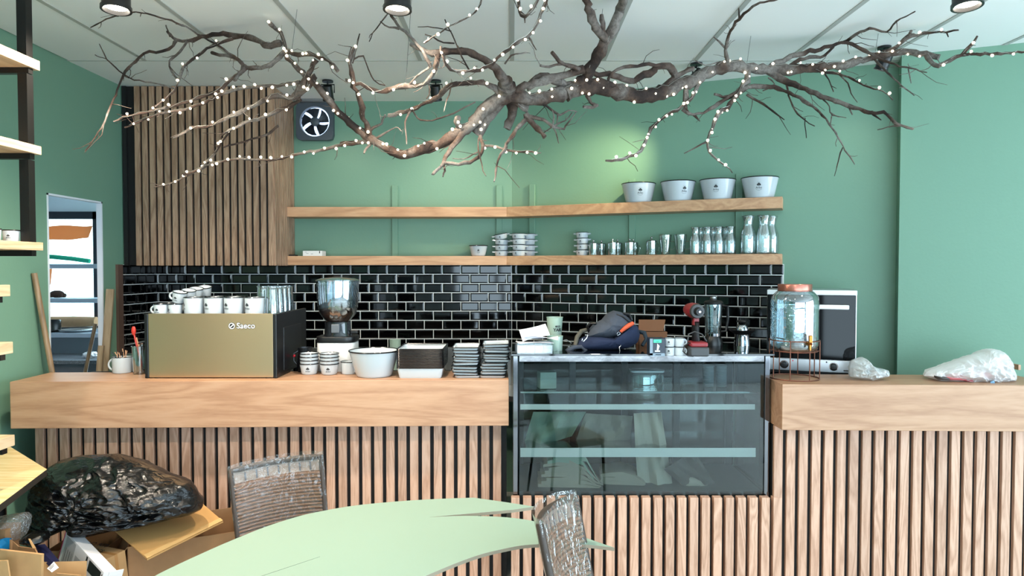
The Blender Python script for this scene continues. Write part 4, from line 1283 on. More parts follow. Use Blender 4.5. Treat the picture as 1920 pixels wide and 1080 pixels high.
def inflate(outline, Y0, depth, amp, seed, nr=16, na=72, freq=9.0, flat=0.0, ridge=1.0, bottom=None, power=0.5, shift=(0, 0), jag=0.0, aniso=None):
    """body whose outline from the front is the given pixel polygon and whose depth is its own"""
    cx = sum(p[0] for p in outline) / len(outline) + shift[0]; cy = sum(p[1] for p in outline) / len(outline) + shift[1]
    L = len(outline)
    def rad(a):
        c, s = math.cos(a), math.sin(a); best = 0
        for i in range(L):
            x0, y0 = outline[i][0] - cx, outline[i][1] - cy
            x1, y1 = outline[(i + 1) % L][0] - cx, outline[(i + 1) % L][1] - cy
            den = (x1 - x0) * s - (y1 - y0) * c
            if abs(den) < 1e-9: continue
            u = (y0 * c - x0 * s) / den
            if -1e-6 <= u <= 1 + 1e-6:
                tt = (x0 + u * (x1 - x0)) * c + (y0 + u * (y1 - y0)) * s
                best = max(best, tt)
        return best
    b = MB(); vs = []
    rr = [rad(2 * PI * k / na) * (1 + jag * mnoise.noise(Vector((k * .31, seed, 0)))) for k in range(na)]
    jr_ = random.Random(seed)
    tw = [[(jr_.uniform(-.35, .35) * jag * 20, jr_.uniform(-.35, .35) * jag * 20) for k in range(na)] for i in range(2 * nr + 2)]
    def point(k, f, side):
        a = 2 * PI * k / na
        if jag and 0 < f < 1:
            ja, jf = tw[int(f * nr) + (nr if side > 0 else 0)][k]
            a += ja * 2 * PI / na; f += jf / nr
        px, py = cx + rr[k] * f * math.cos(a), cy + rr[k] * f * math.sin(a)
        f = min(max(f, 0.0), 1.0)
        dep = depth * (max(0.0, 1 - f ** 2.2)) ** power
        base = W(px, py, Y0)
        q = Vector((base.x * freq, side * 3.0 + seed, base.z * freq))
        if aniso:
            c_, s_ = math.cos(aniso), math.sin(aniso); u_ = base.x * c_ + base.z * s_; v_ = -base.x * s_ + base.z * c_
            wv = mnoise.noise(Vector((base.x * 5, base.z * 5, seed + 9))) * .06
            q = Vector(((u_ + wv) * freq * .55, side * 3.0 + seed, (v_ + wv) * freq * 1.5))
        nz = mnoise.noise(q) * .6 + (1 - abs(mnoise.noise(q * 2.1 + Vector((seed, 0, 0)))) * 2.2) * .5 * ridge + (1 - abs(mnoise.noise(q * 4.7)) * 2.2) * .25 * ridge
        dd = dep + amp * nz * (1 - f ** 6)
        Y = Y0 + side * max(dd, -0.2 * depth)
        p = W(px, py, Y) if side < 0 and False else Vector((base.x, Y, base.z))
        if bottom is not None and p.z < bottom: p.z = bottom
        return p
    # front side is laid on the view ray so the outline stays, the back mirrors it
    vs.append(point(0, 0, -1))
    for i in range(1, nr):
        for k in range(na): vs.append(point(k, i / nr, -1))
    for k in range(na): vs.append(point(k, 1.0, -1))
    for i in range(nr - 1, 0, -1):
        for k in range(na): vs.append(point(k, i / nr, 1))
    vs.append(point(0, 0, 1))
    fs = []
    rings = 2 * nr - 1
    for k in range(na): fs.append((0, 1 + (k + 1) % na, 1 + k))
    for i in range(rings - 1):
        for k in range(na):
            a0 = 1 + i * na; a1 = a0 + na; j = (k + 1) % na
            fs.append((a0 + k, a0 + j, a1 + j, a1 + k))
    last = len(vs) - 1; a0 = 1 + (rings - 1) * na
    for k in range(na): fs.append((a0 + k, a0 + (k + 1) % na, last))
    return b.add(vs, fs)
# backpack
BPY = 4.19
bp = thing('backpack', (W(1140, 660, BPY).x, BPY, KT), 0, 'navy and grey backpack with an orange zip lying on the display case', 'backpack')
NAVY = mat('navy_fabric', (22, 36, 66), .85, bump=.15, bscale=120)
GREYF = mat('grey_fabric', (64, 70, 82), .85, bump=.15, bscale=120)
inflate([(1075, 652), (1085, 635), (1098, 630), (1120, 628), (1150, 632), (1168, 622), (1185, 606), (1196, 612), (1200, 628), (1196, 642), (1180, 652), (1150, 656), (1125, 657), (1095, 656)], BPY - .02, .11, .008, 3, freq=12, bottom=KT).build('lower_body', NAVY, bp, world=True, smooth=True)
inflate([(1098, 632), (1104, 618), (1113, 607), (1128, 600), (1138, 588), (1150, 582), (1165, 585), (1178, 595), (1190, 606), (1172, 620), (1158, 630), (1140, 633), (1120, 634)], BPY - .01, .115, .010, 8, freq=12).build('upper_body', GREYF, bp, world=True, smooth=True)
b = MB(); b.tube([W(1164, 622, BPY - .115), W(1172, 615, BPY - .122), W(1180, 609.5, BPY - .118), W(1187, 606, BPY - .105)], [.009, .012, .013, .011], 8)
b.build('zip_flap', mat('orange_fabric', (206, 84, 50), .7), bp, world=True, smooth=True)
b = MB(); b.tube([W(1160, 622, BPY - .122), W(1157, 625, BPY - .124), W(1158, 629, BPY - .124), W(1163, 626, BPY - .124)], .0025, 6, closed=True); b.build('zip_pull', CHROME, bp, world=True)
b = MB(); b.tube([W(1097, 628, BPY - .12), W(1102, 628.5, BPY - .122), W(1100, 634, BPY - .123), W(1094, 640, BPY - .123), W(1091, 639, BPY - .122), W(1092, 635, BPY - .12)], .003, 6); b.build('carabiner', mat('pale_metal', (220, 224, 228), .25, .7), bp, world=True, smooth=True)
b = MB(); b.tube([W(1160, 644, BPY - .12), W(1164, 643, BPY - .122), W(1164, 648, BPY - .122), W(1161, 652, BPY - .122), W(1162, 650, BPY - .12)], .003, 6); b.build('carabiner', MATS['pale_metal'], bp, world=True, smooth=True)
b = MB(); b.tube([W(1161, 652, BPY - .122), W(1163, 662, BPY - .14), W(1164.5, 668, BPY - .16)], .0016, 5); b.build('pull_cord', MATS['pale_metal'], bp, world=True)
b = MB(); b.tube([W(1104, 622, BPY - .03), W(1101, 612, BPY - .04), W(1107, 606, BPY - .05), W(1118, 606, BPY - .06)], .008, 8); b.build('top_handle', BLACKP, bp, world=True, smooth=True)
b = MB(); b.tube([W(1078, 650, BPY - .06), W(1082, 632, BPY - .04), W(1090, 621, BPY), W(1102, 618, BPY)], [.012, .014, .014, .012], 8); b.build('shoulder_strap', mat('taupe_strap', (88, 84, 74), .85), bp, world=True, smooth=True)
b = MB(); b.tube([W(1060, 661, BPY - .08), W(1066, 657, BPY - .09), W(1076, 651, BPY - .09), W(1090, 650, BPY - .08), W(1100, 658, BPY - .08)], [.014, .016, .014, .012, .01], 8); b.build('hip_strap', GREYF, bp, world=True, smooth=True)
b = MB(); b.tube([W(1156, 590, BPY - .08), W(1168, 594, BPY - .09), W(1178, 602, BPY - .09), W(1184, 604, BPY - .08)], .006, 7); b.build('trim_strap', BLACKP, bp, world=True, smooth=True)
b = MB(); b.tube([W(1170, 588, BPY - .04), W(1180, 590, BPY - .04), W(1184, 600, BPY - .04)], .009, 7); b.build('trim_strap', BLACKP, bp, world=True, smooth=True)
b = MB(); b.tube([W(1198, 622, BPY + .02), W(1208, 624, BPY), W(1212, 636, BPY - .02), W(1204, 648, BPY - .04)], [.013, .014, .012, .01], 8); b.build('side_strap', mat('teal_strap', (30, 46, 58), .8), bp, world=True, smooth=True)

# open cardboard box behind, dark carton in front
KBROWN = mat('brown_board', (112, 74, 48), .8)
t = thing('open_carton', (W(1222, 650, 4.42).x, 4.42, KT), 0, 'open brown carton behind the backpack', 'box')
MB().box((-.09, -.06, 0), (.085, .06, .085)).build('body', KBROWN, t)
MB().prism([(-.095, 0), (.06, 0), (.085, .085), (-.085, .085)], 0, .003, T(0, -.055, .088) @ R(.95, 'X')).build('flap', KBROWN, t)
p = ktop(1233, 668); 
t = thing('product_carton', (p.x, p.y + .045, KT), 0, 'narrow dark blue product carton with a green label on the case top', 'box')
MB().box((-.043, -.04, 0), (.043, .04, .098)).build('body', mat('dark_blue_card', (30, 40, 54), .4), t, bevel=.0015, bseg=1)
MF2 = frame_mat((0, -.0407, 0), (1, 0, 0), (0, 0, 1), (0, -1, 0))
print_flat('green_label', rect2d(-.022, .074, .022, .092), MF2, mat('mint_label', (70, 196, 160), .5), t)
print_flat('pale_edge', join2d([rect2d(-.042, .004, -.026, .096), rect2d(-.042, .0, .042, .016)]), MF2, mat('grey_blue_print', (120, 138, 152), .5), t)
print_flat('print', join2d([([(-.004, .03), (.004, .03), (.012, .056), (-.001, .07)], [(0, 1, 2, 3)]), rect2d(-.014, .024, .014, .032), rect2d(-.008, .079, .008, .081), rect2d(-.01, .006, .02, .010)]), MF2, mat('pale_print', (214, 220, 224), .5), t)
# four small mugs, two on two
for i, (px, lv, lab) in enumerate(((1258, 0, 'lower left'), (1277, 0, 'lower right'), (1258, 1, 'upper left'), (1277, 1, 'upper right'))):
    p = ktop(px, 668); p.y += .04
    round_vessel('enamel_mug', (p.x, p.y, KT + lv * .0495), PI, '%s of the four small stacked enamel mugs beside the drill' % lab, 'mug', 'four stacked small mugs', .0285, .0275, .0475, logo=.02 if px < 1270 else 0, logo_ang=PI / 2 - .35, arc=False, logo_z=.3, rim=.0016, handle=(.013, .014) if px > 1270 else None)
# cordless drill standing on its battery
p = ktop(1313, 669); p.y += .06
REDP = mat('red_plastic', (128, 26, 34), .4)
GRYP = mat('drill_grey', (52, 54, 56), .45)
t = thing('cordless_drill', p, 0, 'red and black cordless drill standing on its battery on the case top', 'drill')
MB().box((-.055, -.06, 0), (.05, .07, .052)).build('battery', GRYP, t, bevel=.008)
MB().box((-.05, -.055, .052), (.045, .06, .078)).build('battery_mount', REDP, t, bevel=.008)
MB().tube([(0, .03, .07), (-.005, .02, .12), (-.012, .0, .19), (-.014, -.01, .22)], [.024, .021, .022, .026], 12).build('grip', BLACKP, t, smooth=True)
MB().tube([(-.015, -.035, .17), (-.015, -.045, .19)], .012, 8).build('trigger', BLACKP, t, smooth=True)
MB().tube([(-.02, .11, .25), (-.02, .04, .25), (-.02, -.03, .25), (-.02, -.06, .25)], [.034, .043, .043, .038], 16).build('motor_housing', REDP, t, smooth=True)
MB().tube([(-.02, -.06, .25), (-.02, -.08, .25)], [.041, .036], 18).build('clutch_ring', GRYP, t, smooth=True)
ch = MB().tube([(-.02, -.08, .25), (-.02, -.115, .25)], [.024, .018], 14).build('chuck', mat('chuck_black', (28, 28, 30), .3, .5), t, smooth=True)
MB().tube([(-.02, -.112, .25), (-.02, -.122, .25)], [.009, .006], 10).build('chuck_jaw', CHROME, ch)
MB().box((-.032, -.04, .17), (-.002, .0, .215)).build('trigger_guard', REDP, t, bevel=.004)
MB().tube([(-.06, -.02, .08), (-.055, -.02, .12), (-.02, -.02, .135), (.02, -.02, .12), (.045, -.02, .08)], .004, 6).build('belt_loop', GRYP, t, smooth=True)
MB().tube([(-.05, -.03, .075), (-.085, -.05, .06), (-.095, -.06, .03), (-.07, -.07, .006), (-.04, -.075, .004)], .0035, 6).build('strap_cord', BLACKP, t, smooth=True)
# blender
p = Vector((W(1337, 650, 4.38).x, 4.38, KT))
t = thing('blender', p, 0, 'glass jug blender with a black lid behind the drill', 'blender')
BG = thin_glass('blender_glass', (222, 230, 230), .14)
MB().lathe([(.058, 0), (.058, .02), (.05, .05), (.046, .06)], 22).build('base', BLACKP, t, smooth=True)
MB().lathe([(.042, .06), (.046, .075), (.054, .2), (.057, .262), (.054, .262), (.051, .2), (.042, .078)], 22, None, False, False).build('jug', BG, t, smooth=True)
MB().lathe([(.047, .058), (.048, .076)], 22).build('collar', CHROME, t, smooth=True)
MB().lathe([(.058, .258), (.06, .27), (.05, .28), (.024, .284), (.022, .296), (.001, .298)], 22).build('lid', BLACKP, t, smooth=True)
MB().lathe([(.02, .296), (.018, .306), (.001, .307)], 16).build('lid_cap', CHROME, t, smooth=True)
MB().tube([(.052, 0, .25), (.09, 0, .245), (.092, 0, .16), (.082, 0, .09), (.048, 0, .085)], .009, 8).build('handle', BLACKP, t, smooth=True)
# citrus press
p = Vector((W(1391, 650, 4.36).x, 4.36, KT))
t = thing('citrus_juicer', p, 0, 'chrome citrus juicer with a black bowl beside the blender', 'juicer')
MB().lathe([(.05, 0), (.048, .02), (.044, .06), (.046, .072)], 24).build('base', CHROME, t, smooth=True)
MB().lathe([(.03, .06), (.06, .08), (.078, .095), (.08, .098), (.06, .09), (.02, .078)], 26).build('bowl', BLACKP, t, smooth=True)
b = MB(); pr = [(.038, .082), (.04, .1), (.034, .12), (.02, .138), (.004, .145)]
b.lathe(pr, 16).build('reamer', CHROME, t, smooth=True)
MB().lathe([(.001, .15), (.032, .146), (.034, .152), (.03, .158), (.001, .162)], 20).build('lid', BLACKP, t, smooth=True)
MB().tube([(0, 0, .144), (0, 0, .151)], .008, 8).build('lid_stem', BLACKP, t)

# ================================================================ right counter
oYl = 4.40
ox0 = W(1438, 600, oYl).x
ow = .1166 * oYl
oz1, oz0 = W(1438, 543, oYl).z, W(1438, 698, oYl).z
OL = Vector((ox0, oYl, 0))
t = thing('equipment_stand', OL, -TH, 'dark cabinet carrying the oven behind the right counter', 'cabinet')
MB().box((.01, .02, 0), (ow - .01, .46, oz0 - .022)).build('body', BLACK, t)
MB().box((.0, .01, oz0 - .021), (ow, .47, oz0 - .012)).build('top', BLACKP, t)
ov = thing('oven', OL + Vector((0, 0, oz0)), -TH, 'steel convection oven with a black glass door behind the drink dispenser', 'oven')
SAT = mat('satin_steel', (196, 198, 200), .3, 1.0)
def ozz(py): return W(1438, py, oYl).z - oz0
oh = oz1 - oz0
MB().box((0, .015, .006), (ow, .45, oh)).build('casing', SAT, ov, bevel=.004)
MB().box((.002, 0, ozz(670) + .002), (ow - .006, .014, ozz(552))).build('door', mat('oven_glass', (3, 3, 4), .04, 0, .2), ov, bevel=.003)
MB().box((0, -.004, ozz(552) + .001), (ow, .014, oh)).build('top_strip', mat('top_strip_white', (220, 224, 226), .3), ov, bevel=.002)
hz = ozz(573)
hb = MB().box((.05, -.045, hz - .014), (ow - .045, -.025, hz + .014)).build('handle', mat('handle_white', (228, 230, 232), .25), ov, bevel=.006)
for x in (.09, ow - .09):
    MB().box((x - .008, -.025, hz - .008), (x + .008, .0, hz + .008)).build('handle_stud', SAT, hb)
MB().box((0, -.002, .02), (ow, .014, ozz(670))).build('control_panel', SAT, ov, bevel=.002)
kzz = (ozz(670) + .02) / 2
for x in (.105, ow - .125):
    kb = MB().lathe([(.021, 0), (.02, .018), (.017, .022), (.001, .023)], 20, T(x, -.002, kzz) @ R(PI / 2, 'X')).build('knob', BLACKP, ov, smooth=True)
    MB().lathe([(.026, 0), (.026, .002)], 20, T(x, -.002, kzz) @ R(PI / 2, 'X')).build('knob_plate', CHROME, kb)
for x, m in ((.155, mat('red_lamp', (200, 40, 70), .3)), (ow - .165, BLACKP)):
    MB().lathe([(.005, 0), (.004, .004)], 10, T(x, -.002, kzz + .025) @ R(PI / 2, 'X')).build('indicator', m, ov)
MB().box((.002, .005, .004), (ow - .002, .03, .019)).build('base_strip', BLACKP, ov)
for x in (.04, ow - .04):
    for y in (.06, .40):
        MB().lathe([(.015, -.012), (.015, .006)], 10, T(x, y, 0)).build('foot', BLACKP, ov)
print_flat('badge', rect2d(-.025, -.003, .02, .003), frame_mat((ow - .045, -.0026, kzz - .022), (1, 0, 0), (0, 0, 1), (0, -1, 0)), CHROME, ov)

# drink dispenser on a copper wire stand
dx = W(1490, 640, 3.98).x; dy = 3.985
ds = thing('dispenser_stand', (dx, dy, RC), 0, 'copper wire stand carrying the drink dispenser', 'stand')
COP = mat('copper_wire', (140, 92, 76), .35, .8)
sh = W(1485, 657, 3.98).z - RC; st = W(1485, 637, 3.98).z - RC
Rs = .136
MB().torus(Rs, .0034, .0036, 36, 6).build('lower_ring', COP, ds, smooth=True)
MB().torus(Rs - .012, .0034, sh, 36, 6).build('upper_ring', COP, ds, smooth=True)
MB().torus(Rs, .0032, st, 36, 6).build('guard_ring', COP, ds, smooth=True)
for k in range(8):
    a = 2 * PI * k / 8 + .25
    b = MB().tube([(Rs * math.cos(a), Rs * math.sin(a), .0036), (Rs * math.cos(a), Rs * math.sin(a), st)], .003, 6).build('wire_leg', COP, ds)
for s in (-1, 1):
    MB().tube([(-(Rs - .012), s * .04, sh), (Rs - .012, s * .04, sh)], .003, 6).build('support_wire', COP, ds)
dd = thing('drink_dispenser', (dx, dy, RC + sh + .0036), 0, 'glass jar drink dispenser with a copper lid and tap on the wire stand', 'drink dispenser')
JG = thin_glass('jar_glass', (216, 236, 242), .26, fresnel=True)
hj = W(1485, 541, 3.98).z - RC - sh
jr = .131
MB().lathe([(jr * .86, 0), (jr * .97, .012), (jr, .035), (jr, hj * .78), (jr * .96, hj * .86), (jr * .8, hj * .93), (jr * .67, hj * .96), (jr * .66, hj)], 44, None, False, False).build('jar', JG, dd, smooth=True)
MB().lathe([(.001, .004), (jr * .84, .004), (jr * .94, .016)], 44, None, False, False).build('jar_base', JG, dd, smooth=True)
lid = MB().lathe([(jr * .70, hj - .018), (jr * .71, hj + .018), (jr * .69, hj + .022), (.001, hj + .023)], 36, None, False, False).build('lid', mat('copper_lid', (190, 122, 106), .3, .85), dd, smooth=True)
MB().torus(jr * .71, .0022, hj - .014, 36, 5).build('lid_bead', MATS['copper_lid'], lid)
EMB = thin_glass('embossed_glass', (235, 242, 244), .35, rough=.12)
def wrap(d2, name, z0, ang=0.0):
    return print_round(name, d2, lambda z: jr + .0012, z0, -PI / 2 - .14 + ang, EMB, dd, 0.0005)
wrap(join2d([ring2d(-.062, 0, .028, .033, PI / 2, 1.5 * PI, 12), ring2d(.062, 0, .028, .033, -PI / 2, PI / 2, 12), rect2d(-.062, .028, .062, .033), rect2d(-.062, -.033, .062, -.028)]), 'embossed_frame', hj * .66)
b2 = []
rs = random.Random(4)
for r_ in range(5):
    for k in range(7):
        b2.append(disc2d(-.048 + k * .016 + rs.uniform(-.003, .003), -r_ * .034 + rs.uniform(-.004, .004), rs.uniform(.005, .009), 8))
wrap(join2d(b2), 'embossed_pattern', hj * .72)
ICE = mat('infuser_steel', (225, 226, 230), .12, 1.0, bump=.8, bscale=45)
MB().lathe([(.048, .055), (.052, .075), (.052, hj * .70), (.046, hj * .72), (.001, hj * .72)], 28).build('infuser', ICE, dd, smooth=True)
GOLD = mat('gold_tap', (168, 108, 52), .2, 1.0)
tp = MB().tube([(.022, -jr + .006, .05), (.022, -jr - .03, .05), (.022, -jr - .036, .045)], [.014, .013, .011], 12).build('tap', GOLD, dd, smooth=True)
MB().tube([(.022, -jr - .026, .045), (.022, -jr - .028, .015)], [.010, .008], 10).build('spout', GOLD, tp, smooth=True)
MB().box((.014, -jr - .036, .055), (.034, -jr - .022, .098)).build('tap_lever', GOLD, tp, bevel=.004)

# plastic bags
PLB = thin_glass('clear_film', (250, 250, 250), .10, rough=.15, haze=.34, hazecol=(238, 242, 244), bump=.5, bscale=30)
PLW = thin_glass('white_film', (252, 248, 248), .09, rough=.2, haze=.5, hazecol=(246, 242, 242), bump=.4, bscale=25)
b = inflate([(1594, 706), (1593, 690), (1597, 676), (1608, 671), (1618, 669), (1624, 677), (1632, 684), (1646, 691), (1664, 692), (1665, 704), (1655, 708), (1640, 712), (1628, 714), (1615, 711), (1604, 708)], 3.93, .07, .024, 5, freq=14, ridge=1.5, bottom=RC, jag=.03)
t = thing('small_plastic_bag', (W(1630, 700, 3.93).x, 3.93, RC), 0, 'small crumpled clear plastic bag beside the oven on the right counter', 'plastic bag')
b.build('film', PLB, t, world=True)
inflate([(1632, 700), (1640, 696), (1660, 696), (1660, 704), (1640, 707)], 3.93, .03, .003, 2, nr=5, na=24, bottom=RC + .002).build('card_inside', mat('white_card', (226, 228, 226), .6), t, world=True)
ol = [(1730, 704), (1738, 697), (1750, 690), (1768, 686), (1790, 677), (1815, 668), (1842, 661), (1850, 655), (1862, 653), (1876, 657), (1888, 668), (1896, 682), (1901, 700), (1902, 713), (1880, 716), (1866, 721), (1845, 720), (1820, 719), (1795, 718), (1770, 715), (1750, 711)]
t = thing('large_plastic_bag', (W(1820, 700, 3.92).x, 3.92, RC), 0, 'large whitish plastic bag with red things inside at the right counter end', 'plastic bag')
inflate(ol, 3.92, .10, .030, 11, nr=22, na=90, freq=9, ridge=1.5, bottom=RC, jag=.03).build('film', PLW, t, world=True, smooth=False)
for k, (pts, c) in enumerate((([(1762, 706), (1790, 699), (1815, 704), (1812, 714), (1775, 713)], (196, 110, 112)), ([(1826, 698), (1850, 696), (1862, 704), (1850, 712), (1832, 708)], (206, 96, 100)), ([(1744, 704), (1770, 705), (1790, 712), (1760, 712)], (70, 66, 64)), ([(1800, 712), (1822, 708), (1826, 717), (1806, 717)], (160, 80, 84)))):
    inflate(pts, 3.92 - .055, .03, .004, k, nr=6, na=24, bottom=RC + .003).build('packet', mat('packet_%d' % k, c, .5), t, world=True, smooth=True)
b = MB().tube([W(1858, 718, 3.81), W(1864, 716, 3.80)], .008, 7); b.build('blue_clip', mat('pale_blue_plastic', (130, 180, 220), .4), t, world=True)
# small oak ledge behind the right end
q = W(1916, 690, 4.1)
o = MB().box((W(1905, 690, 4.16).x, 4.14, W(1910, 694, 4.14).z), (3.05, 4.25, W(1910, 684, 4.14).z)).build('oak_ledge', OAK, bevel=.002)
tag(o, 'short oak ledge at the right edge behind the plastic bag', 'ledge')
# ================================================================ hanging branch with fairy lights
def bark(name):
    m, nt, b = newmat(name)
    N, L = nt.nodes.new, nt.links.new
    geo = N('ShaderNodeNewGeometry')
    n1 = N('ShaderNodeTexNoise'); n1.inputs['Scale'].default_value = 5.0; n1.inputs['Detail'].default_value = 4
    n2 = N('ShaderNodeTexNoise'); n2.inputs['Scale'].default_value = 42.0; n2.inputs['Detail'].default_value = 8; n2.inputs['Roughness'].default_value = .7; n2.inputs['Distortion'].default_value = .5
    L(geo.outputs['Position'], n1.inputs['Vector']); L(geo.outputs['Position'], n2.inputs['Vector'])
    r1 = N('ShaderNodeValToRGB'); e = r1.color_ramp.elements
    e[0].position = .38; e[0].color = lin((44, 29, 23)); e[1].position = .62; e[1].color = lin((128, 119, 112))
    k = e.new(.47); k.color = lin((80, 60, 49))
    L(n1.outputs['Fac'], r1.inputs['Fac'])
    r2 = N('ShaderNodeValToRGB'); r2.color_ramp.elements[0].position = .36; r2.color_ramp.elements[0].color = (.3, .28, .27, 1); r2.color_ramp.elements[1].position = .58; r2.color_ramp.elements[1].color = (1, 1, 1, 1)
    L(n2.outputs['Fac'], r2.inputs['Fac'])
    mx = N('ShaderNodeMix'); mx.data_type = 'RGBA'; mx.blend_type = 'MULTIPLY'; mx.inputs[0].default_value = .8
    L(r1.outputs['Color'], mx.inputs[6]); L(r2.outputs['Color'], mx.inputs[7]); L(mx.outputs[2], b.inputs['Base Color'])
    b.inputs['Roughness'].default_value = .85
    bp = N('ShaderNodeBump'); bp.inputs['Strength'].default_value = .7; bp.inputs['Distance'].default_value = .01
    L(n2.outputs['Fac'], bp.inputs['Height']); L(bp.outputs['Normal'], b.inputs['Normal'])
    MATS[name] = m
    return m
BARK = bark('weathered_bark')
random.seed(21)
tree = thing('hanging_branch', (0.1, 3.8, CZ - 0.35), 0, 'huge weathered tree branch hung under the ceiling above the counters', 'branch')
def yb(px, py):
    Y = 3.78 + .22 * math.sin(px / 190.0) + .16 * math.sin(py / 55.0 + px / 260.0)
    return Y
def b3(px, py, dy=0.0):
    Y = yb(px, py) + dy
    lim = (CZ - CAMH - .03) * F / max(505 - py, 60)
    return W(px, py, min(Y, lim, 5.0))
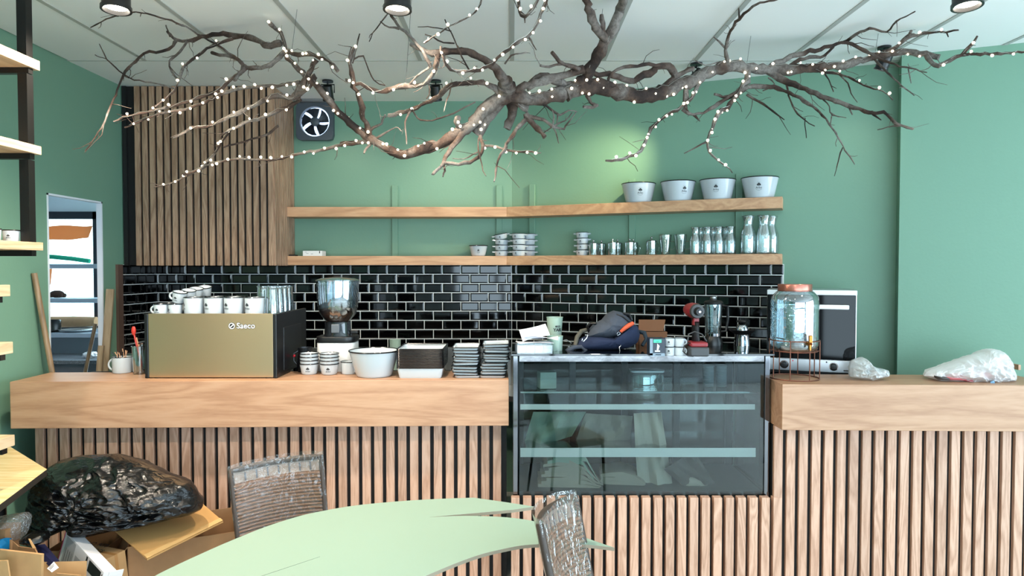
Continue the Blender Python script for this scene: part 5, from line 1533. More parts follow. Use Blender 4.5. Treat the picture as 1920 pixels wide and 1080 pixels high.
# polylines in pixels: points, radius at start and end (px), depth drift, fairy lights
BR = [
 ([(510, 45), (527, 63), (533, 87), (547, 117), (573, 142), (600, 165), (620, 193), (642, 217), (672, 243), (705, 266), (735, 285), (752, 290), (785, 282), (822, 270), (850, 256), (880, 235), (905, 210), (930, 188), (960, 180), (1000, 186), (1040, 180), (1080, 168), (1115, 160)], 4, 16, 0, 2),
 ([(1080, 168), (1115, 160), (1150, 170), (1190, 181), (1240, 175), (1270, 160), (1300, 148), (1340, 131), (1375, 125), (1410, 128), (1460, 132), (1520, 127), (1580, 121), (1620, 112), (1660, 103), (1700, 97), (1735, 103), (1760, 108)], 17, 5, 0, 2),
 ([(1735, 103), (1748, 118), (1760, 124), (1780, 112), (1805, 103), (1830, 101), (1870, 101), (1935, 97)], 5, 1.6, 0, 1),
 ([(1060, 178), (1085, 160), (1110, 125), (1128, 90), (1137, 72), (1152, 50), (1160, 25), (1172, -20)], 15, 9, 0, 1),
 ([(1137, 74), (1118, 52), (1106, 25), (1094, -20)], 10, 8, -.05, 0),
 ([(1131, 66), (1129, 45), (1127, 28)], 6, 4, .03, 0),
 ([(772, 84), (800, 98), (825, 99), (855, 95), (885, 100), (907, 113), (930, 127), (944, 150), (952, 185)], 4, 12, 0, 0),
 ([(822, 102), (815, 130), (803, 150), (780, 161), (750, 164), (715, 172), (690, 163), (668, 156), (645, 150)], 6, 4, 0, 1),
 ([(726, 10), (735, 30), (752, 52), (783, 84), (800, 108), (808, 124)], 3, 3.5, -.1, 0),
 ([(728, 218), (750, 212), (773, 204), (807, 190), (847, 161), (893, 153), (927, 167), (960, 188), (990, 206)], 4, 7, .05, 1),
 ([(965, 172), (983, 162), (1023, 151), (1073, 137), (1095, 130)], 8, 9, 0, 0),
 ([(985, 165), (1015, 142), (1040, 150), (1070, 160), (1110, 166)], 7, 9, .1, 0),
 ([(1110, 138), (1150, 141), (1180, 151), (1207, 141), (1240, 123), (1257, 127), (1267, 145), (1248, 163), (1238, 175)], 5, 9, .05, 0),
 ([(1138, 158), (1148, 136), (1170, 126), (1205, 121), (1240, 123)], 3, 4, .0, 0),
 ([(1262, 143), (1285, 136), (1300, 128)], 6, 4, 0, 0),
 ([(1035, 97), (1050, 115), (1085, 131)], 4, 4, -.05, 0),
 ([(1013, 124), (1030, 126), (1055, 119), (1085, 128)], 2.5, 4, -.05, 0),
 ([(1030, -15), (1010, 35), (992, 66), (962, 86), (936, 106), (915, 125), (880, 135), (845, 130), (830, 105), (826, 86)], 4, 3, -.12, 2),
 ([(527, 80), (518, 84), (495, 85), (475, 72), (440, 68), (410, 62), (380, 68), (352, 78), (332, 75), (322, 68), (313, 60)], 7, 2.5, 0, 0),
 ([(332, 77), (325, 85), (305, 96), (270, 100), (255, 115), (235, 135), (220, 170), (205, 205), (190, 240), (160, 283)], 3.4, 1.2, -.25, 0),
 ([(318, 68), (314, 56), (312, 48)], 2, 1.2, 0, 0),
 ([(537, 95), (515, 115), (490, 126), (460, 127), (446, 113), (422, 105), (398, 99)], 6, 3, 0, 0),
 ([(460, 126), (447, 138), (443, 150)], 6, 3.5, -.05, 0),
 ([(437, 72), (400, 86), (370, 105), (345, 125), (336, 150), (326, 170), (310, 186), (291, 199)], 3.6, 1.6, -.15, 1),
 ([(350, 79), (332, 104), (318, 115), (322, 135), (335, 150)], 2.6, 2, -.1, 0),
 ([(445, 112), (410, 86), (372, 64), (340, 46), (300, 33), (265, 24), (235, 25), (200, 36), (169, 51)], 2.4, 1.3, -.2, 0),
 ([(330, 167), (300, 158), (245, 147), (225, 133), (200, 110), (187, 82)], 1.8, 1.1, -.1, 0),
 ([(200, 110), (188, 106), (179, 102)], 1, .8, 0, 0),
 ([(450, 136), (430, 152), (405, 172), (380, 180), (350, 192), (300, 205), (250, 215), (213, 228)], 4, 1.8, -.15, 1),
 ([(565, 153), (520, 160), (450, 166), (400, 185), (350, 205), (310, 210), (270, 225), (234, 239)], 4, 2, -.1, 2),
 ([(590, 140), (578, 163), (552, 182), (512, 182), (482, 195), (440, 215), (400, 233), (360, 241), (325, 259)], 6, 2, -.1, 1),
 ([(562, 188), (540, 201), (500, 216), (450, 234), (414, 255)], 4.5, 2, -.1, 1),
 ([(435, 240), (416, 265), (400, 290), (372, 318), (343, 327)], 2.6, 2.6, -.08, 2),
 ([(690, 265), (640, 272), (600, 282), (560, 289), (510, 300), (450, 298), (400, 307), (370, 320), (330, 341), (289, 351)], 3.6, 1.4, -.05, 2),
 ([(522, 236), (500, 252), (460, 265), (418, 276)], 2.6, 1.4, -.1, 0),
 ([(555, 180), (570, 156), (583, 130), (592, 112)], 8, 5, 0, 1),
 ([(540, 97), (560, 103), (580, 100), (597, 107), (617, 114), (634, 131)], 5, 3, -.05, 2),
 ([(662, 90), (656, 117), (661, 150), (673, 180), (680, 213), (692, 250)], 4.5, 6, -.03, 1),
 ([(660, 118), (668, 90), (674, 64)], 2.2, 1.4, -.05, 1),
 ([(662, 112), (681, 106), (690, 130), (702, 152), (722, 161)], 1.8, 1, .05, 0),
 ([(887, 230), (867, 253), (847, 277), (836, 293), (833, 308), (820, 318), (812, 327)], 7, 3, -.1, 0),
 ([(835, 305), (860, 308), (888, 301), (904, 286), (905, 270), (900, 255)], 3.6, 4, -.1, 0),
 ([(904, 285), (910, 273), (930, 277), (960, 283), (1016, 287)], 3.4, 1, -.08, 2),
 ([(833, 308), (834, 320), (830, 332)], 2.6, 1.2, 0, 0),
 ([(985, 226), (975, 236), (960, 256), (945, 281), (931, 310), (927, 340)], 5, 1.6, -.12, 0),
 ([(878, 240), (862, 240), (856, 228), (862, 222)], 8, 6, -.05, 1),
 ([(952, 160), (940, 185), (922, 205), (905, 235), (893, 255)], 18, 11, .05, 2),
 ([(950, 150), (960, 185), (962, 215), (950, 240)], 15, 8, .08, 0),
 ([(985, 212), (1000, 236), (1022, 258)], 7, 4.5, 0, 0),
 ([(985, 218), (1010, 222), (1036, 236)], 4.5, 3.5, -.05, 0),
 ([(1036, 236), (1058, 242), (1066, 230), (1080, 210)], 2.6, 1, .05, 0), ([(1036, 236), (1038, 220), (1036, 205)], 2, .9, -.1, 0), ([(1036, 236), (1045, 258), (1048, 268)], 1.6, .8, 0, 0), ([(1036, 236), (1018, 250)], 2, .8, .1, 0), ([(1036, 236), (1060, 225), (1072, 212)], 2, .8, .15, 0),
 ([(1012, 192), (1035, 205), (1050, 215), (1066, 208), (1082, 210)], 3.2, 1.2, .05, 0),
 ([(1046, 212), (1044, 225), (1045, 240)], 2, 1.2, .05, 0),
 ([(898, 258), (897, 280), (903, 308), (911, 331)], 2, 1, -.15, 0),
 ([(895, 285), (870, 297), (847, 298)], 1.8, .9, -.1, 0),
 ([(880, 132), (866, 106), (850, 70), (834, 37)], 2.2, 1.2, -.1, 0),
 ([(795, 80), (850, 46), (882, 30), (896, 15), (906, -12)], 1.6, 2, -.2, 1),
 ([(783, 50), (820, 52), (846, 58)], 1, 1.4, -.1, 0), ([(797, 64), (812, 70), (832, 80), (852, 82)], 1.2, 1.8, -.1, 0),
 ([(975, -15), (974, 22), (981, 30), (990, 28), (1003, 10), (1012, -12)], 3.5, 3, -.2, 1),
 ([(984, 28), (984, 42)], 2.5, 1.2, -.2, 0),
 ([(945, 120), (958, 105), (985, 99), (994, 100)], 2, .9, 0, 0), ([(990, 68), (998, 82), (1006, 94)], 2.2, 1, -.15, 0),
 ([(845, 165), (838, 188), (832, 209)], 1.6, 1, -.15, 0),
 ([(728, 25), (715, 42), (700, 62), (692, 78)], 1.6, .8, -.1, 0), ([(750, 52), (730, 50), (713, 41)], 3, 1.2, -.1, 0),
 ([(765, 163), (775, 148), (790, 137), (808, 124)], 2, 2.4, 0, 0), ([(803, 150), (806, 168), (800, 185)], 2, 1, -.05, 0),
 ([(770, 205), (762, 218), (760, 240), (764, 272)], 2.6, 1.2, -.1, 0), ([(772, 205), (790, 226), (830, 220), (862, 206), (890, 192)], 1.8, 1.8, .0, 0),
 ([(683, 252), (700, 240), (715, 232), (722, 215)], 4, 1.6, .03, 0), ([(690, 262), (640, 268), (640, 275)], 2, 1.5, 0, 0), ([(700, 264), (712, 255), (735, 243), (745, 238), (752, 246)], 2.6, 1, -.05, 0), ([(700, 265), (688, 278), (682, 288)], 3, 2, -.05, 0),
 # right-hand boughs
 ([(1364, 125), (1362, 86), (1370, 60), (1385, 35), (1403, 18), (1425, 6), (1470, -4)], 4, 1.8, -.1, 0),
 ([(1360, 90), (1350, 80), (1338, 70)], 2.6, 1.2, -.05, 0), ([(1385, 36), (1385, 15)], 2.4, 1.2, -.1, 0),
 ([(1364, 112), (1345, 118), (1322, 123), (1305, 113)], 1.6, .8, 0, 0),
 ([(1425, 132), (1440, 127), (1480, 108), (1547, 89), (1587, 81), (1620, 95), (1660, 115), (1697, 126), (1738, 135)], 6, 1.4, -.1, 0),
 ([(1460, 140), (1500, 112), (1545, 104), (1562, 86)], 4, 3, .05, 0),
 ([(1580, 81), (1620, 57), (1640, 54), (1663, 61), (1682, 40), (1717, 22)], 3.6, 1.1, -.1, 0),
 ([(1655, 100), (1685, 85), (1704, 69), (1732, 63), (1775, 60), (1797, 55)], 5.5, 1.8, -.08, 1), ([(1704, 70), (1709, 58)], 4, 2.5, 0, 0), ([(1775, 60), (1779, 69)], 1.8, 1, 0, 0),
 ([(1805, 102), (1820, 85), (1833, 69)], 4, 2, -.05, 1),
 ([(1425, 128), (1445, 138), (1480, 155), (1530, 175), (1580, 194), (1630, 211), (1664, 213), (1680, 232), (1712, 242)], 8, 2, -.1, 0),
 ([(1712, 241), (1682, 236), (1645, 243)], 1.6, 1, 0, 0), ([(1590, 198), (1598, 214)], 2, 1.4, -.1, 0), ([(1635, 213), (1652, 225)], 2.4, 1.4, -.1, 0),
 ([(1404, 132), (1398, 150), (1386, 172), (1370, 195), (1346, 215), (1336, 240), (1326, 266), (1330, 285), (1346, 300), (1374, 323)], 6, 1.3, -.1, 2),
 ([(1327, 265), (1305, 275), (1283, 288)], 2.6, 1, -.05, 0),
 ([(1384, 172), (1425, 160), (1470, 171), (1500, 184), (1530, 205), (1560, 240), (1585, 282), (1602, 307)], 5, 1, -.15, 0),
 ([(1580, 276), (1572, 300), (1565, 330)], 1.4, .7, 0, 0),
 ([(1388, 168), (1365, 182), (1340, 200), (1310, 213), (1290, 214), (1280, 205)], 4.5, 3, -.1, 0), ([(1302, 214), (1312, 227)], 3, 1.2, -.05, 0), ([(1370, 182), (1355, 180), (1338, 176)], 3.5, 2.5, -.05, 0),
 ([(1316, 140), (1308, 160), (1296, 185), (1280, 200), (1250, 217), (1222, 240), (1208, 273), (1190, 290), (1137, 303)], 4.5, 2.4, -.1, 2),
 ([(1286, 170), (1284, 195), (1290, 215)], 5, 3, 0, 1),
 ([(1475, 160), (1480, 180), (1490, 207), (1502, 221), (1526, 237)], 2.4, .9, -.1, 0), ([(1508, 222), (1512, 258)], 1.2, .7, 0, 0),
 ([(1536, 180), (1555, 200), (1560, 216), (1586, 220)], 1.8, .8, -.1, 0), ([(1559, 215), (1556, 234)], 1.4, .8, 0, 0),
 ([(1510, 133), (1560, 136), (1590, 145), (1620, 160), (1655, 172), (1674, 187)], 3.4, 1, -.05, 1),
 ([(1400, 178), (1430, 195), (1450, 208), (1470, 225)], 3.4, 1.2, -.1, 0),
 ([(1640, 112), (1668, 140), (1690, 160), (1714, 179)], 2.4, 1, -.1, 0), ([(1703, 130), (1709, 156)], 1.4, .8, 0, 0), ([(1545, 130), (1554, 150), (1562, 172)], 2, 1.2, -.1, 0),
 ([(1570, 138), (1590, 155), (1596, 175), (1606, 191)], 1.8, .8, .05, 0), ([(1440, 145), (1452, 158), (1430, 170)], 1.8, 1, .05, 0),
 ([(1100, 180), (1108, 192), (1120, 198), (1095, 202)], 5, 2.5, -.03, 0),
]
def resample(pts, step):
    out = [Vector(pts[0])]
    for a, b in zip(pts, pts[1:]):
        a, b = Vector(a), Vector(b)
        n = max(1, int((b - a).length / step))
        for k in range(1, n + 1):
            out.append(a + (b - a) * (k / n))
    return out
def smooth2(pts):
    """Catmull-Rom through the points"""
    P = [Vector(p) for p in pts]
    if len(P) < 3: return resample(pts, 12)
    P = [P[0] * 2 - P[1]] + P + [P[-1] * 2 - P[-2]]
    out = []
    for i in range(1, len(P) - 2):
        n = max(2, int((P[i + 1] - P[i]).length / 9))
        for k in range(n):
            t = k / n
            out.append(.5 * (2 * P[i] + (P[i + 1] - P[i - 1]) * t + (2 * P[i - 1] - 5 * P[i] + 4 * P[i + 1] - P[i + 2]) * t * t + (3 * P[i] - P[i - 1] - 3 * P[i + 1] + P[i + 2]) * t ** 3))
    out.append(P[-2])
    return out
bulbs = []
twigs = MB()
wires = []
for bi, (pts, r0, r1, dy, lights) in enumerate(BR):
    sp = smooth2(pts)
    n = len(sp)
    w3, rad = [], []
    for i, q in enumerate(sp):
        t = i / (n - 1)
        rpx = r0 + (r1 - r0) * t
        td = t if r0 >= r1 else 1 - t
        am = min(4.5, 1.6 + .5 * rpx); jx = mnoise.noise(Vector((q.x * .07, q.y * .07, 0))) * am + mnoise.noise(Vector((q.x * .17, q.y * .17, 0))) * 1.2; jy = mnoise.noise(Vector((q.x * .07 + 31, q.y * .07, 0))) * am + mnoise.noise(Vector((q.x * .17 + 31, q.y * .17, 0))) * 1.2
        p = b3(q.x + jx, q.y + jy, dy * td)
        w3.append(p)
        knob = 1 + .38 * mnoise.noise(Vector((q.x * .11, q.y * .11, bi * 3.1)))
        rad.append(max(.0011, .9 * rpx * p.y / F * knob))
    big = max(r0, r1)
    seg = 12 if big > 8 else (8 if big > 3 else 6)
    if big >= 2.5:
        mb = MB().tube(w3, rad, seg)
        if big > 4:
            for v in mb.v:
                v += Vector((mnoise.noise(v * 38), mnoise.noise(v * 38 + Vector((9, 0, 0))), mnoise.noise(v * 38 + Vector((0, 9, 0))))) * .007
        mb.build('branch', BARK, tree, world=True, smooth=True)
    else:
        twigs.tube(w3, rad, seg)
    # side twigs grow in every direction
    L = sum((a - b).length for a, b in zip(w3, w3[1:]))
    for k in range(int(L * (9.0 if big > 2 else 5.0))):
        i = random.randrange(n - 1)
        if rad[i] > .03: continue
        base = w3[i]
        tdir = (w3[i + 1] - w3[max(0, i - 1)]).normalized()
        if r0 < r1: tdir = -tdir
        d = (tdir * random.uniform(.2, .9) + Vector((random.uniform(-1, 1), random.uniform(-1, .6), random.uniform(-1, .7)))).normalized()
        ln = random.uniform(.02, .10) if random.random() < .8 else random.uniform(.1, .2)
        q = [base]; dd = d.copy()
        for s_ in range(3):
            dd = (dd + Vector((random.uniform(-.5, .5), random.uniform(-.5, .5), random.uniform(-.5, .5)))).normalized()
            q.append(q[-1] + dd * ln / 3)
        if max(p.z for p in q) > CZ - .01: continue
        rr_ = random.uniform(.0013, .0026)
        twigs.tube(q, [rr_, rr_ * .85, rr_ * .7, rr_ * .5], 5)
    if lights:
        s = random.uniform(0, .03); step = .062 if lights == 2 else .11
        wire = []
        for i in range(n - 1):
            a, c = w3[i], w3[i + 1]
            dl = (c - a).length
            side = Vector((0, -1, 0))
            ph = s * 40
            wire.append(a + (Vector((0, -.75, .0)) + Vector((0, 0, math.sin(ph)))).normalized() * (rad[i] + .002))
            s += dl
            if s > step:
                s -= step * random.uniform(.8, 1.25)
                up = random.uniform(-1, 1)
                off = Vector((random.uniform(-.3, .3), -.55, up)).normalized() * (rad[i] + .006)
                bulbs.append((a + off, off.normalized()))
        wires.append(wire)
tag(twigs.build('twigs', BARK, tree, world=True, smooth=True), kind='stuff')
# cut stub ends that show in the photograph
# fairy lights
fl = thing('fairy_lights', (0.1, 3.75, CZ - 0.5), 0, 'string of warm white fairy lights wound along the hanging branch', 'string lights')
wb_ = MB()
for w_ in wires:
    if len(w_) > 1: wb_.tube(w_, .0009, 4)
wb_.build('wire', mat('silver_wire', (190, 186, 176), .4, .6), fl, world=True)
bm_ = MB().lathe([(.0012, -.007), (.0062, -.002), (.0076, .004), (.005, .008), (.001, .0095)], 8).mesh('bulb', smooth=True)
bm_.materials.append(mat('fairy_bulb', (255, 246, 224), .4, emit=(255, 240, 206), estr=4.0))
off = Vector(fl.location)
random.shuffle(bulbs)
for p, d in bulbs[:295]:
    o = link('bulb', bm_, fl, p - off)
    o.rotation_euler = d.to_track_quat('Z', 'Y').to_euler()
    o.scale = (random.uniform(.75, 1.15),) * 3
# thin cords that carry the branch
for (px, py) in ((545, 110), (760, 170), (1120, 110), (1400, 122), (1640, 105)):
    p = b3(px, py)
    MB().tube([p, Vector((p.x + .03, p.y + .02, CZ - .001))], .0012, 5).build('hanging_cord', mat('grey_cord', (70, 70, 70), .6), tree, world=True)
# ================================================================ foreground: leaf tables, wrapped chairs, cartons
MINT = mat('mint_lacquer', (146, 170, 154), .45)
TZ = 0.79
def solid_top(poly, z0, z1, m, parent, name, edge=None):
    """non-convex top: triangulated by bmesh, extruded"""
    bm = bmesh.new()
    vs = [bm.verts.new((p[0], p[1], z1)) for p in poly]
    f = bm.faces.new(vs)
    r = bmesh.ops.extrude_face_region(bm, geom=[f])
    for e in r['geom']:
        if isinstance(e, bmesh.types.BMVert): e.co.z = z0
    bmesh.ops.recalc_face_normals(bm, faces=bm.faces)
    bmesh.ops.triangulate(bm, faces=[f for f in bm.faces if len(f.verts) > 4])
    me = bpy.data.meshes.new(name); bm.to_mesh(me); bm.free()
    inv = parent_matrix(parent).inverted()
    for v in me.vertices: v.co = inv @ v.co
    me.materials.append(m)
    if edge:
        me.materials.append(edge)
        for p in me.polygons:
            if abs(p.normal.z) < .5: p.material_index = 1
    return link(name, me, parent)
ol = [(250, 1105), (290, 1080), (330, 1060), (380, 1037), (430, 1015), (500, 987), (560, 968), (600, 959), (650, 950), (700, 944), (760, 939), (820, 935.5), (888, 933), (945, 941), (1003, 950), (960, 956), (920, 959.5), (880, 963), (840, 966.5), (803, 970), (850, 967.5), (900, 967.5), (950, 970), (1000, 977), (1050, 992), (1100, 1009), (1152, 1027), (1110, 1022), (1075, 1020), (1030, 1020), (985, 1022), (945, 1029), (900, 1040), (850, 1058), (800, 1079), (770, 1092), (720, 1118), (690, 1140)]
ol = smooth2(ol[0:13])[:-1] + ol[12:19] + smooth2(ol[19:27])[:-1] + smooth2(ol[26:38])
poly = [WZ(p[0], p[1], TZ).xy for p in ol]
# the leaf goes on below the frame with more lobes
poly += [Vector((-.45, 2.08)), Vector((-.12, 1.86)), Vector((-.58, 1.84)), Vector((-.85, 1.98)), Vector((-.62, 1.55)), Vector((-1.05, 1.72)), Vector((-1.28, 1.95)), Vector((-1.36, 2.15))]
lt = thing('leaf_table', (-.55, 2.7, 0), 0, 'mint green leaf-shaped table in the foreground', 'table')
solid_top(poly, TZ - .013, TZ, MINT, lt, 'tabletop', mat('mint_edge', (150, 140, 120), .6))
# a scored vein line across the top
a, c = WZ(600, 1044, TZ), WZ(488, 1081, TZ)
MB().prism([(a.x, a.y), (c.x, c.y), (c.x - .003, c.y - .004)], TZ + .0001, TZ + .0008).build('vein_slit', mat('slit_dark', (70, 84, 74), .7), lt, world=True)
for x, y in ((-.9, 2.35), (-.5, 2.85), (-.35, 2.3)):
    MB().tube([(x * .9 - .05, y, .0), (x, y, TZ - .013)], .018, 10).build('leg', BLACKM, lt, world=True, smooth=True)

# pale wood tabletop at the left edge
z5 = .91
p5 = [WZ(88, 880, z5).xy, WZ(20, 838, z5).xy, Vector((-2.89, 3.86)), Vector((-2.89, 3.04)), Vector((-2.262, 3.04)), Vector((-2.262, 2.64)), WZ(-40, 976, z5).xy, WZ(0, 946, z5).xy]
pt = thing('pale_table', (-2.4, 3.05, 0), 0, 'pale yellowish wood tabletop with a dark edge at the lower left', 'table')
solid_top(p5, z5 - .03, z5, wood('pale_birch', (226, 196, 138), (240, 214, 160), (246, 226, 180), 'x', rough=.25), pt, 'tabletop', mat('dark_edge', (40, 34, 28), .6))
MB().tube([(-2.5, 3.35, 0), (-2.5, 3.35, z5 - .031)], .03, 12).build('pedestal', BLACKM, pt, world=True, smooth=True)
MB().lathe([(.2, 0), (.19, .012), (.04, .02)], 28, T(-2.5, 3.35, 0)).build('foot_plate', BLACKM, pt, world=True, smooth=True)

# rope-backed chairs wrapped in film
ROPE = mat('brown_rope', (140, 102, 76), .8, bump=.4, bscale=150)
CHF = mat('chair_frame', (60, 48, 40), .5)
FILM = thin_glass('stretch_film', (250, 250, 250), .07, rough=.1, haze=.02, hazecol=(214, 210, 206), bump=.9, bscale=22)
def rope_chair(M, label, w=.47, hb=.36, seat_h=.44, bow=.05, lean_=0.0):
    """M places the chair: x right, y from back to front (seat grows to -y), z up; origin on the floor below the back"""
    loc = M.translation
    t = thing('rope_chair', loc, 0, label, 'chair', 'rope chairs wrapped in film')
    inv = Matrix.Translation(-loc) @ M
    def pl(u, v, o=0.0):        # back surface: u -1..1, v 0..1
        return Vector((u * w / 2 * (1 - .06 * (1 - v)), bow * (1 - u * u) + .10 * v + o, seat_h + .02 + v * hb))
    b = MB(); rim = [pl(-1, k / 8) for k in range(9)] + [pl(-1 + k / 6, 1.0) for k in range(1, 12)] + [pl(1, 1 - k / 8) for k in range(9)]
    b.tube([inv @ p for p in rim], .014, 8); b.build('back_frame', CHF, t, smooth=True)
    b = MB()
    for k in range(21):
        v = .02 + .80 * k / 20
        for o in (-.008, .008):
            b.tube([inv @ pl(-1 + j / 5, v, o) for j in range(11)], .0058, 6)
    tag(b.build('rope_weave', ROPE, t, smooth=True), kind='stuff')
    b = MB(); b.sheet([[inv @ pl(-1 + j / 5, .84 + .15 * i / 3, .004) for j in range(11)] for i in range(4)], .010); b.build('headband', mat('headband_pad', (168, 150, 138), .7), t, smooth=True)
    for k in range(7):
        u = -.72 + k * .24
        b = MB(); b.sheet([[inv @ pl(u + .035 * j, .86 + .1 * i, -.014) for j in range(2)] for i in range(2)], .003); b.build('strap', mat('strap_grey', (96, 98, 106), .7), t)
    b = MB(); b.prism(rrect(w / 2, .23, .06, 4), seat_h - .03, seat_h + .02, inv @ T(0, -.22, 0)); b.build('seat', ROPE, t, bevel=.008)
    for sx in (-1, 1):
        for sy in (0.0, -.42):
            b = MB(); b.tube([inv @ Vector((sx * (w / 2 - .02), sy, seat_h - .03)), inv @ Vector((sx * (w / 2 + .01), sy + (.04 if sy == 0 else -.02), .002))], [.013, .009], 8); b.build('leg', CHF, t, smooth=True)
    # film: a closed loose skin round the backrest
    g = []
    nU, nV = 22, 14
    for i in range(nV + 1):
        v = -.06 + 1.12 * i / nV
        row = []
        for j in range(2 * nU + 1):
            a = 2 * PI * j / (2 * nU)
            u = math.cos(a) * 1.06; o = math.sin(a) * .034
            pp = pl(max(-1.06, min(1.06, u)), v, o)
            pp += Vector((0, 1, .3)) * (.006 * mnoise.noise(Vector((u * 3, v * 11, o * 40))))
            row.append(inv @ pp)
        g.append(row)
    b = MB(); b.sheet(g)
    b.build('stretch_film', FILM, t, smooth=True)
    return t
# chair behind the table: back seen from the front, tipped to one side
def aim(px0, py0, px1, py1, Y0, Y1, w, hb, seat_h, roll_extra=0.0):
    """place the chair so that the top corners of its back fall on the two pixels"""
    a, c = W(px0, py0, Y0), W(px1, py1, Y1)
    ex = (c - a).normalized()
    up = Vector((0, 0, 1)); up = (up - ex * up.dot(ex)).normalized()
    ey = up.cross(ex)
    mid = (a + c) / 2
    org = mid - up * (seat_h + .02 + hb) - ey * .10
    return frame_mat(org, ex, ey, up), (c - a).length
M1, w1 = aim(432, 884, 602, 856, 3.36, 3.46, 0, .40, .46)
c1 = rope_chair(M1, 'brown rope chair wrapped in film behind the mint table', w=w1, hb=.40, seat_h=.46)
# nearer chair, turned so that its back is seen from behind at an angle
M2, w2 = aim(1012, 985, 1078, 932, 2.36, 2.72, 0, .42, .49)
c2 = rope_chair(M2, 'film-wrapped rope chair in front of the leaf table tips', w=w2 * 1.0, hb=.42, seat_h=.49, bow=.04)

# ---------------------------------------------------------------- cartons and rubbish at the lower left
KR = mat('kraft_board', (186, 146, 100), .8, var=.08, bscale=14)
KR2 = mat('kraft_board_dark', (150, 112, 76), .8, var=.08, bscale=14)
def board(b, q, th=.005):
    """slab from a quad of points"""
    q = [Vector(p) for p in q]
    n = (q[1] - q[0]).cross(q[3] - q[0]).normalized() * th
    vs = q + [p + n for p in q]
    return b.add(vs, [(0, 1, 2, 3), (7, 6, 5, 4), (0, 4, 5, 1), (1, 5, 6, 2), (2, 6, 7, 3), (3, 7, 4, 0)])
def carton(loc, rz, w, d, h, label, m=KR, flaps=((1, 1.9), (1, 1.7), (1, 2.1), (1, 1.8)), fl_len=.14, tilt=(0, 0)):
    t = thing('carton', loc, rz, label, 'box', 'cardboard boxes in the pile', rot=(tilt[0], tilt[1], rz))
    x, y = w / 2, d / 2
    c = [(-x, -y), (x, -y), (x, y), (-x, y)]
    for k in range(4):
        a, e = Vector(c[k] + (0,)), Vector(c[(k + 1) % 4] + (0,))
        up = Vector((0, 0, h))
        board(MB(), [a, e, e + up, a + up], -.004) 
        b = MB(); board(b, [a, e, e + up, a + up], -.004); b.build('panel', m, t)
        use, ang = flaps[k]
        if use:
            ed = (e - a).normalized(); out = Vector((ed.y, -ed.x, 0))
            dirv = (out * math.sin(ang) + Vector((0, 0, 1)) * math.cos(ang)) * fl_len
            b = MB(); board(b, [a + up + ed * .004, e + up - ed * .004, e + up - ed * .012 + dirv, a + up + ed * .012 + dirv], .003); b.build('flap', m, t)
    b = MB().box((-x, -y, .001), (x, y, .006)); b.build('bottom', m, t)
    return t
def flo(px, Y):
    return ((px - 960) / F * Y, Y, 0.001)
# big open carton under the mailer
carton(flo(345, 3.62), .42, .52, .40, .51, 'large open brown carton under the padded envelope', KR2, flaps=((0, 0), (1, 2.4), (1, 2.6), (1, 2.5)), fl_len=.12)
# padded envelope across it
q = [W(213, 992, 3.42), W(276, 1048, 3.22), W(418, 977, 3.5), W(368, 934, 3.80)]
g = []
for i in range(9):
    v = i / 8; row = []
    for j in range(9):
        u = j / 8
        p = (q[0] * (1 - u) + q[3] * u) * (1 - v) + (q[1] * (1 - u) + q[2] * u) * v
        row.append(p + Vector((0, 0, .018 * math.sin(PI * u) * math.sin(PI * v))))
    g.append(row)
t = thing('padded_envelope', (q[0] + q[2]) / 2, 0, 'golden brown padded envelope lying across the open carton', 'envelope')
MB().sheet(g, -.008).build('body', mat('golden_kraft', (200, 154, 96), .55), t, world=True, smooth=True)
e0, e1 = q[1], q[2]
b = MB(); inn = [(e0 * .90 + q[0] * .10), (e1 * .90 + q[3] * .10)]
b.sheet([[e0 + Vector((0, 0, .004)), e1 + Vector((0, 0, .004))], [inn[0] + Vector((0, 0, .0045)), inn[1] + Vector((0, 0, .0045))]], .001); b.build('seal_strip', mat('golden_kraft_light', (214, 174, 116), .5), t, world=True)
# small carton with stamped letters
def slab_from(p0, ex, ey, ez, sx, sy, sz):
    M = frame_mat(p0, ex, ey, ez)
    return M
A0 = W(199, 1049, 3.22); A1 = W(231, 1033, 3.30); A3 = W(161, 1012, 3.46)
ex = (A1 - A0).normalized(); up = Vector((0, 0, 1)); up = (up - ex * ex.dot(up)).normalized()
ey = (A3 - A0); ey = (ey - ex * ex.dot(ey)).normalized(); ez = ex.cross(ey)
if ez.z < 0: ez = -ez
lx, ly = (A1 - A0).length + .01, (A3 - A0).length
sc_ = thing('stamped_carton', A0 - ez * .16, 0, 'small closed carton stamped with a number and 6 PCS', 'box', 'cardboard boxes in the pile')
M = frame_mat(A0, ex, ey, ez)
MB().box((0, 0, -.16), (lx, ly, 0), M).build('body', KR, sc_, world=True, bevel=.002)
MB().box((lx * .42, -.0006, -.16), (lx * .58, ly, .0006), M).build('tape', mat('parcel_tape', (176, 128, 78), .25), sc_, world=True)
Mt = M @ T(lx * .42, ly * .80, .0012) @ R(-PI / 2, 'Z')
print_flat('stamp', join2d([text2d("Q'TY 6 PCS", .036, 'LEFT', bold=.0006), ([(x, y + .048) for x, y in text2d('NO. 9073', .036, 'LEFT', bold=.0006)[0]], text2d('NO. 9073', .036, 'LEFT', bold=.0006)[1])]), Mt, INK, sc_, True)
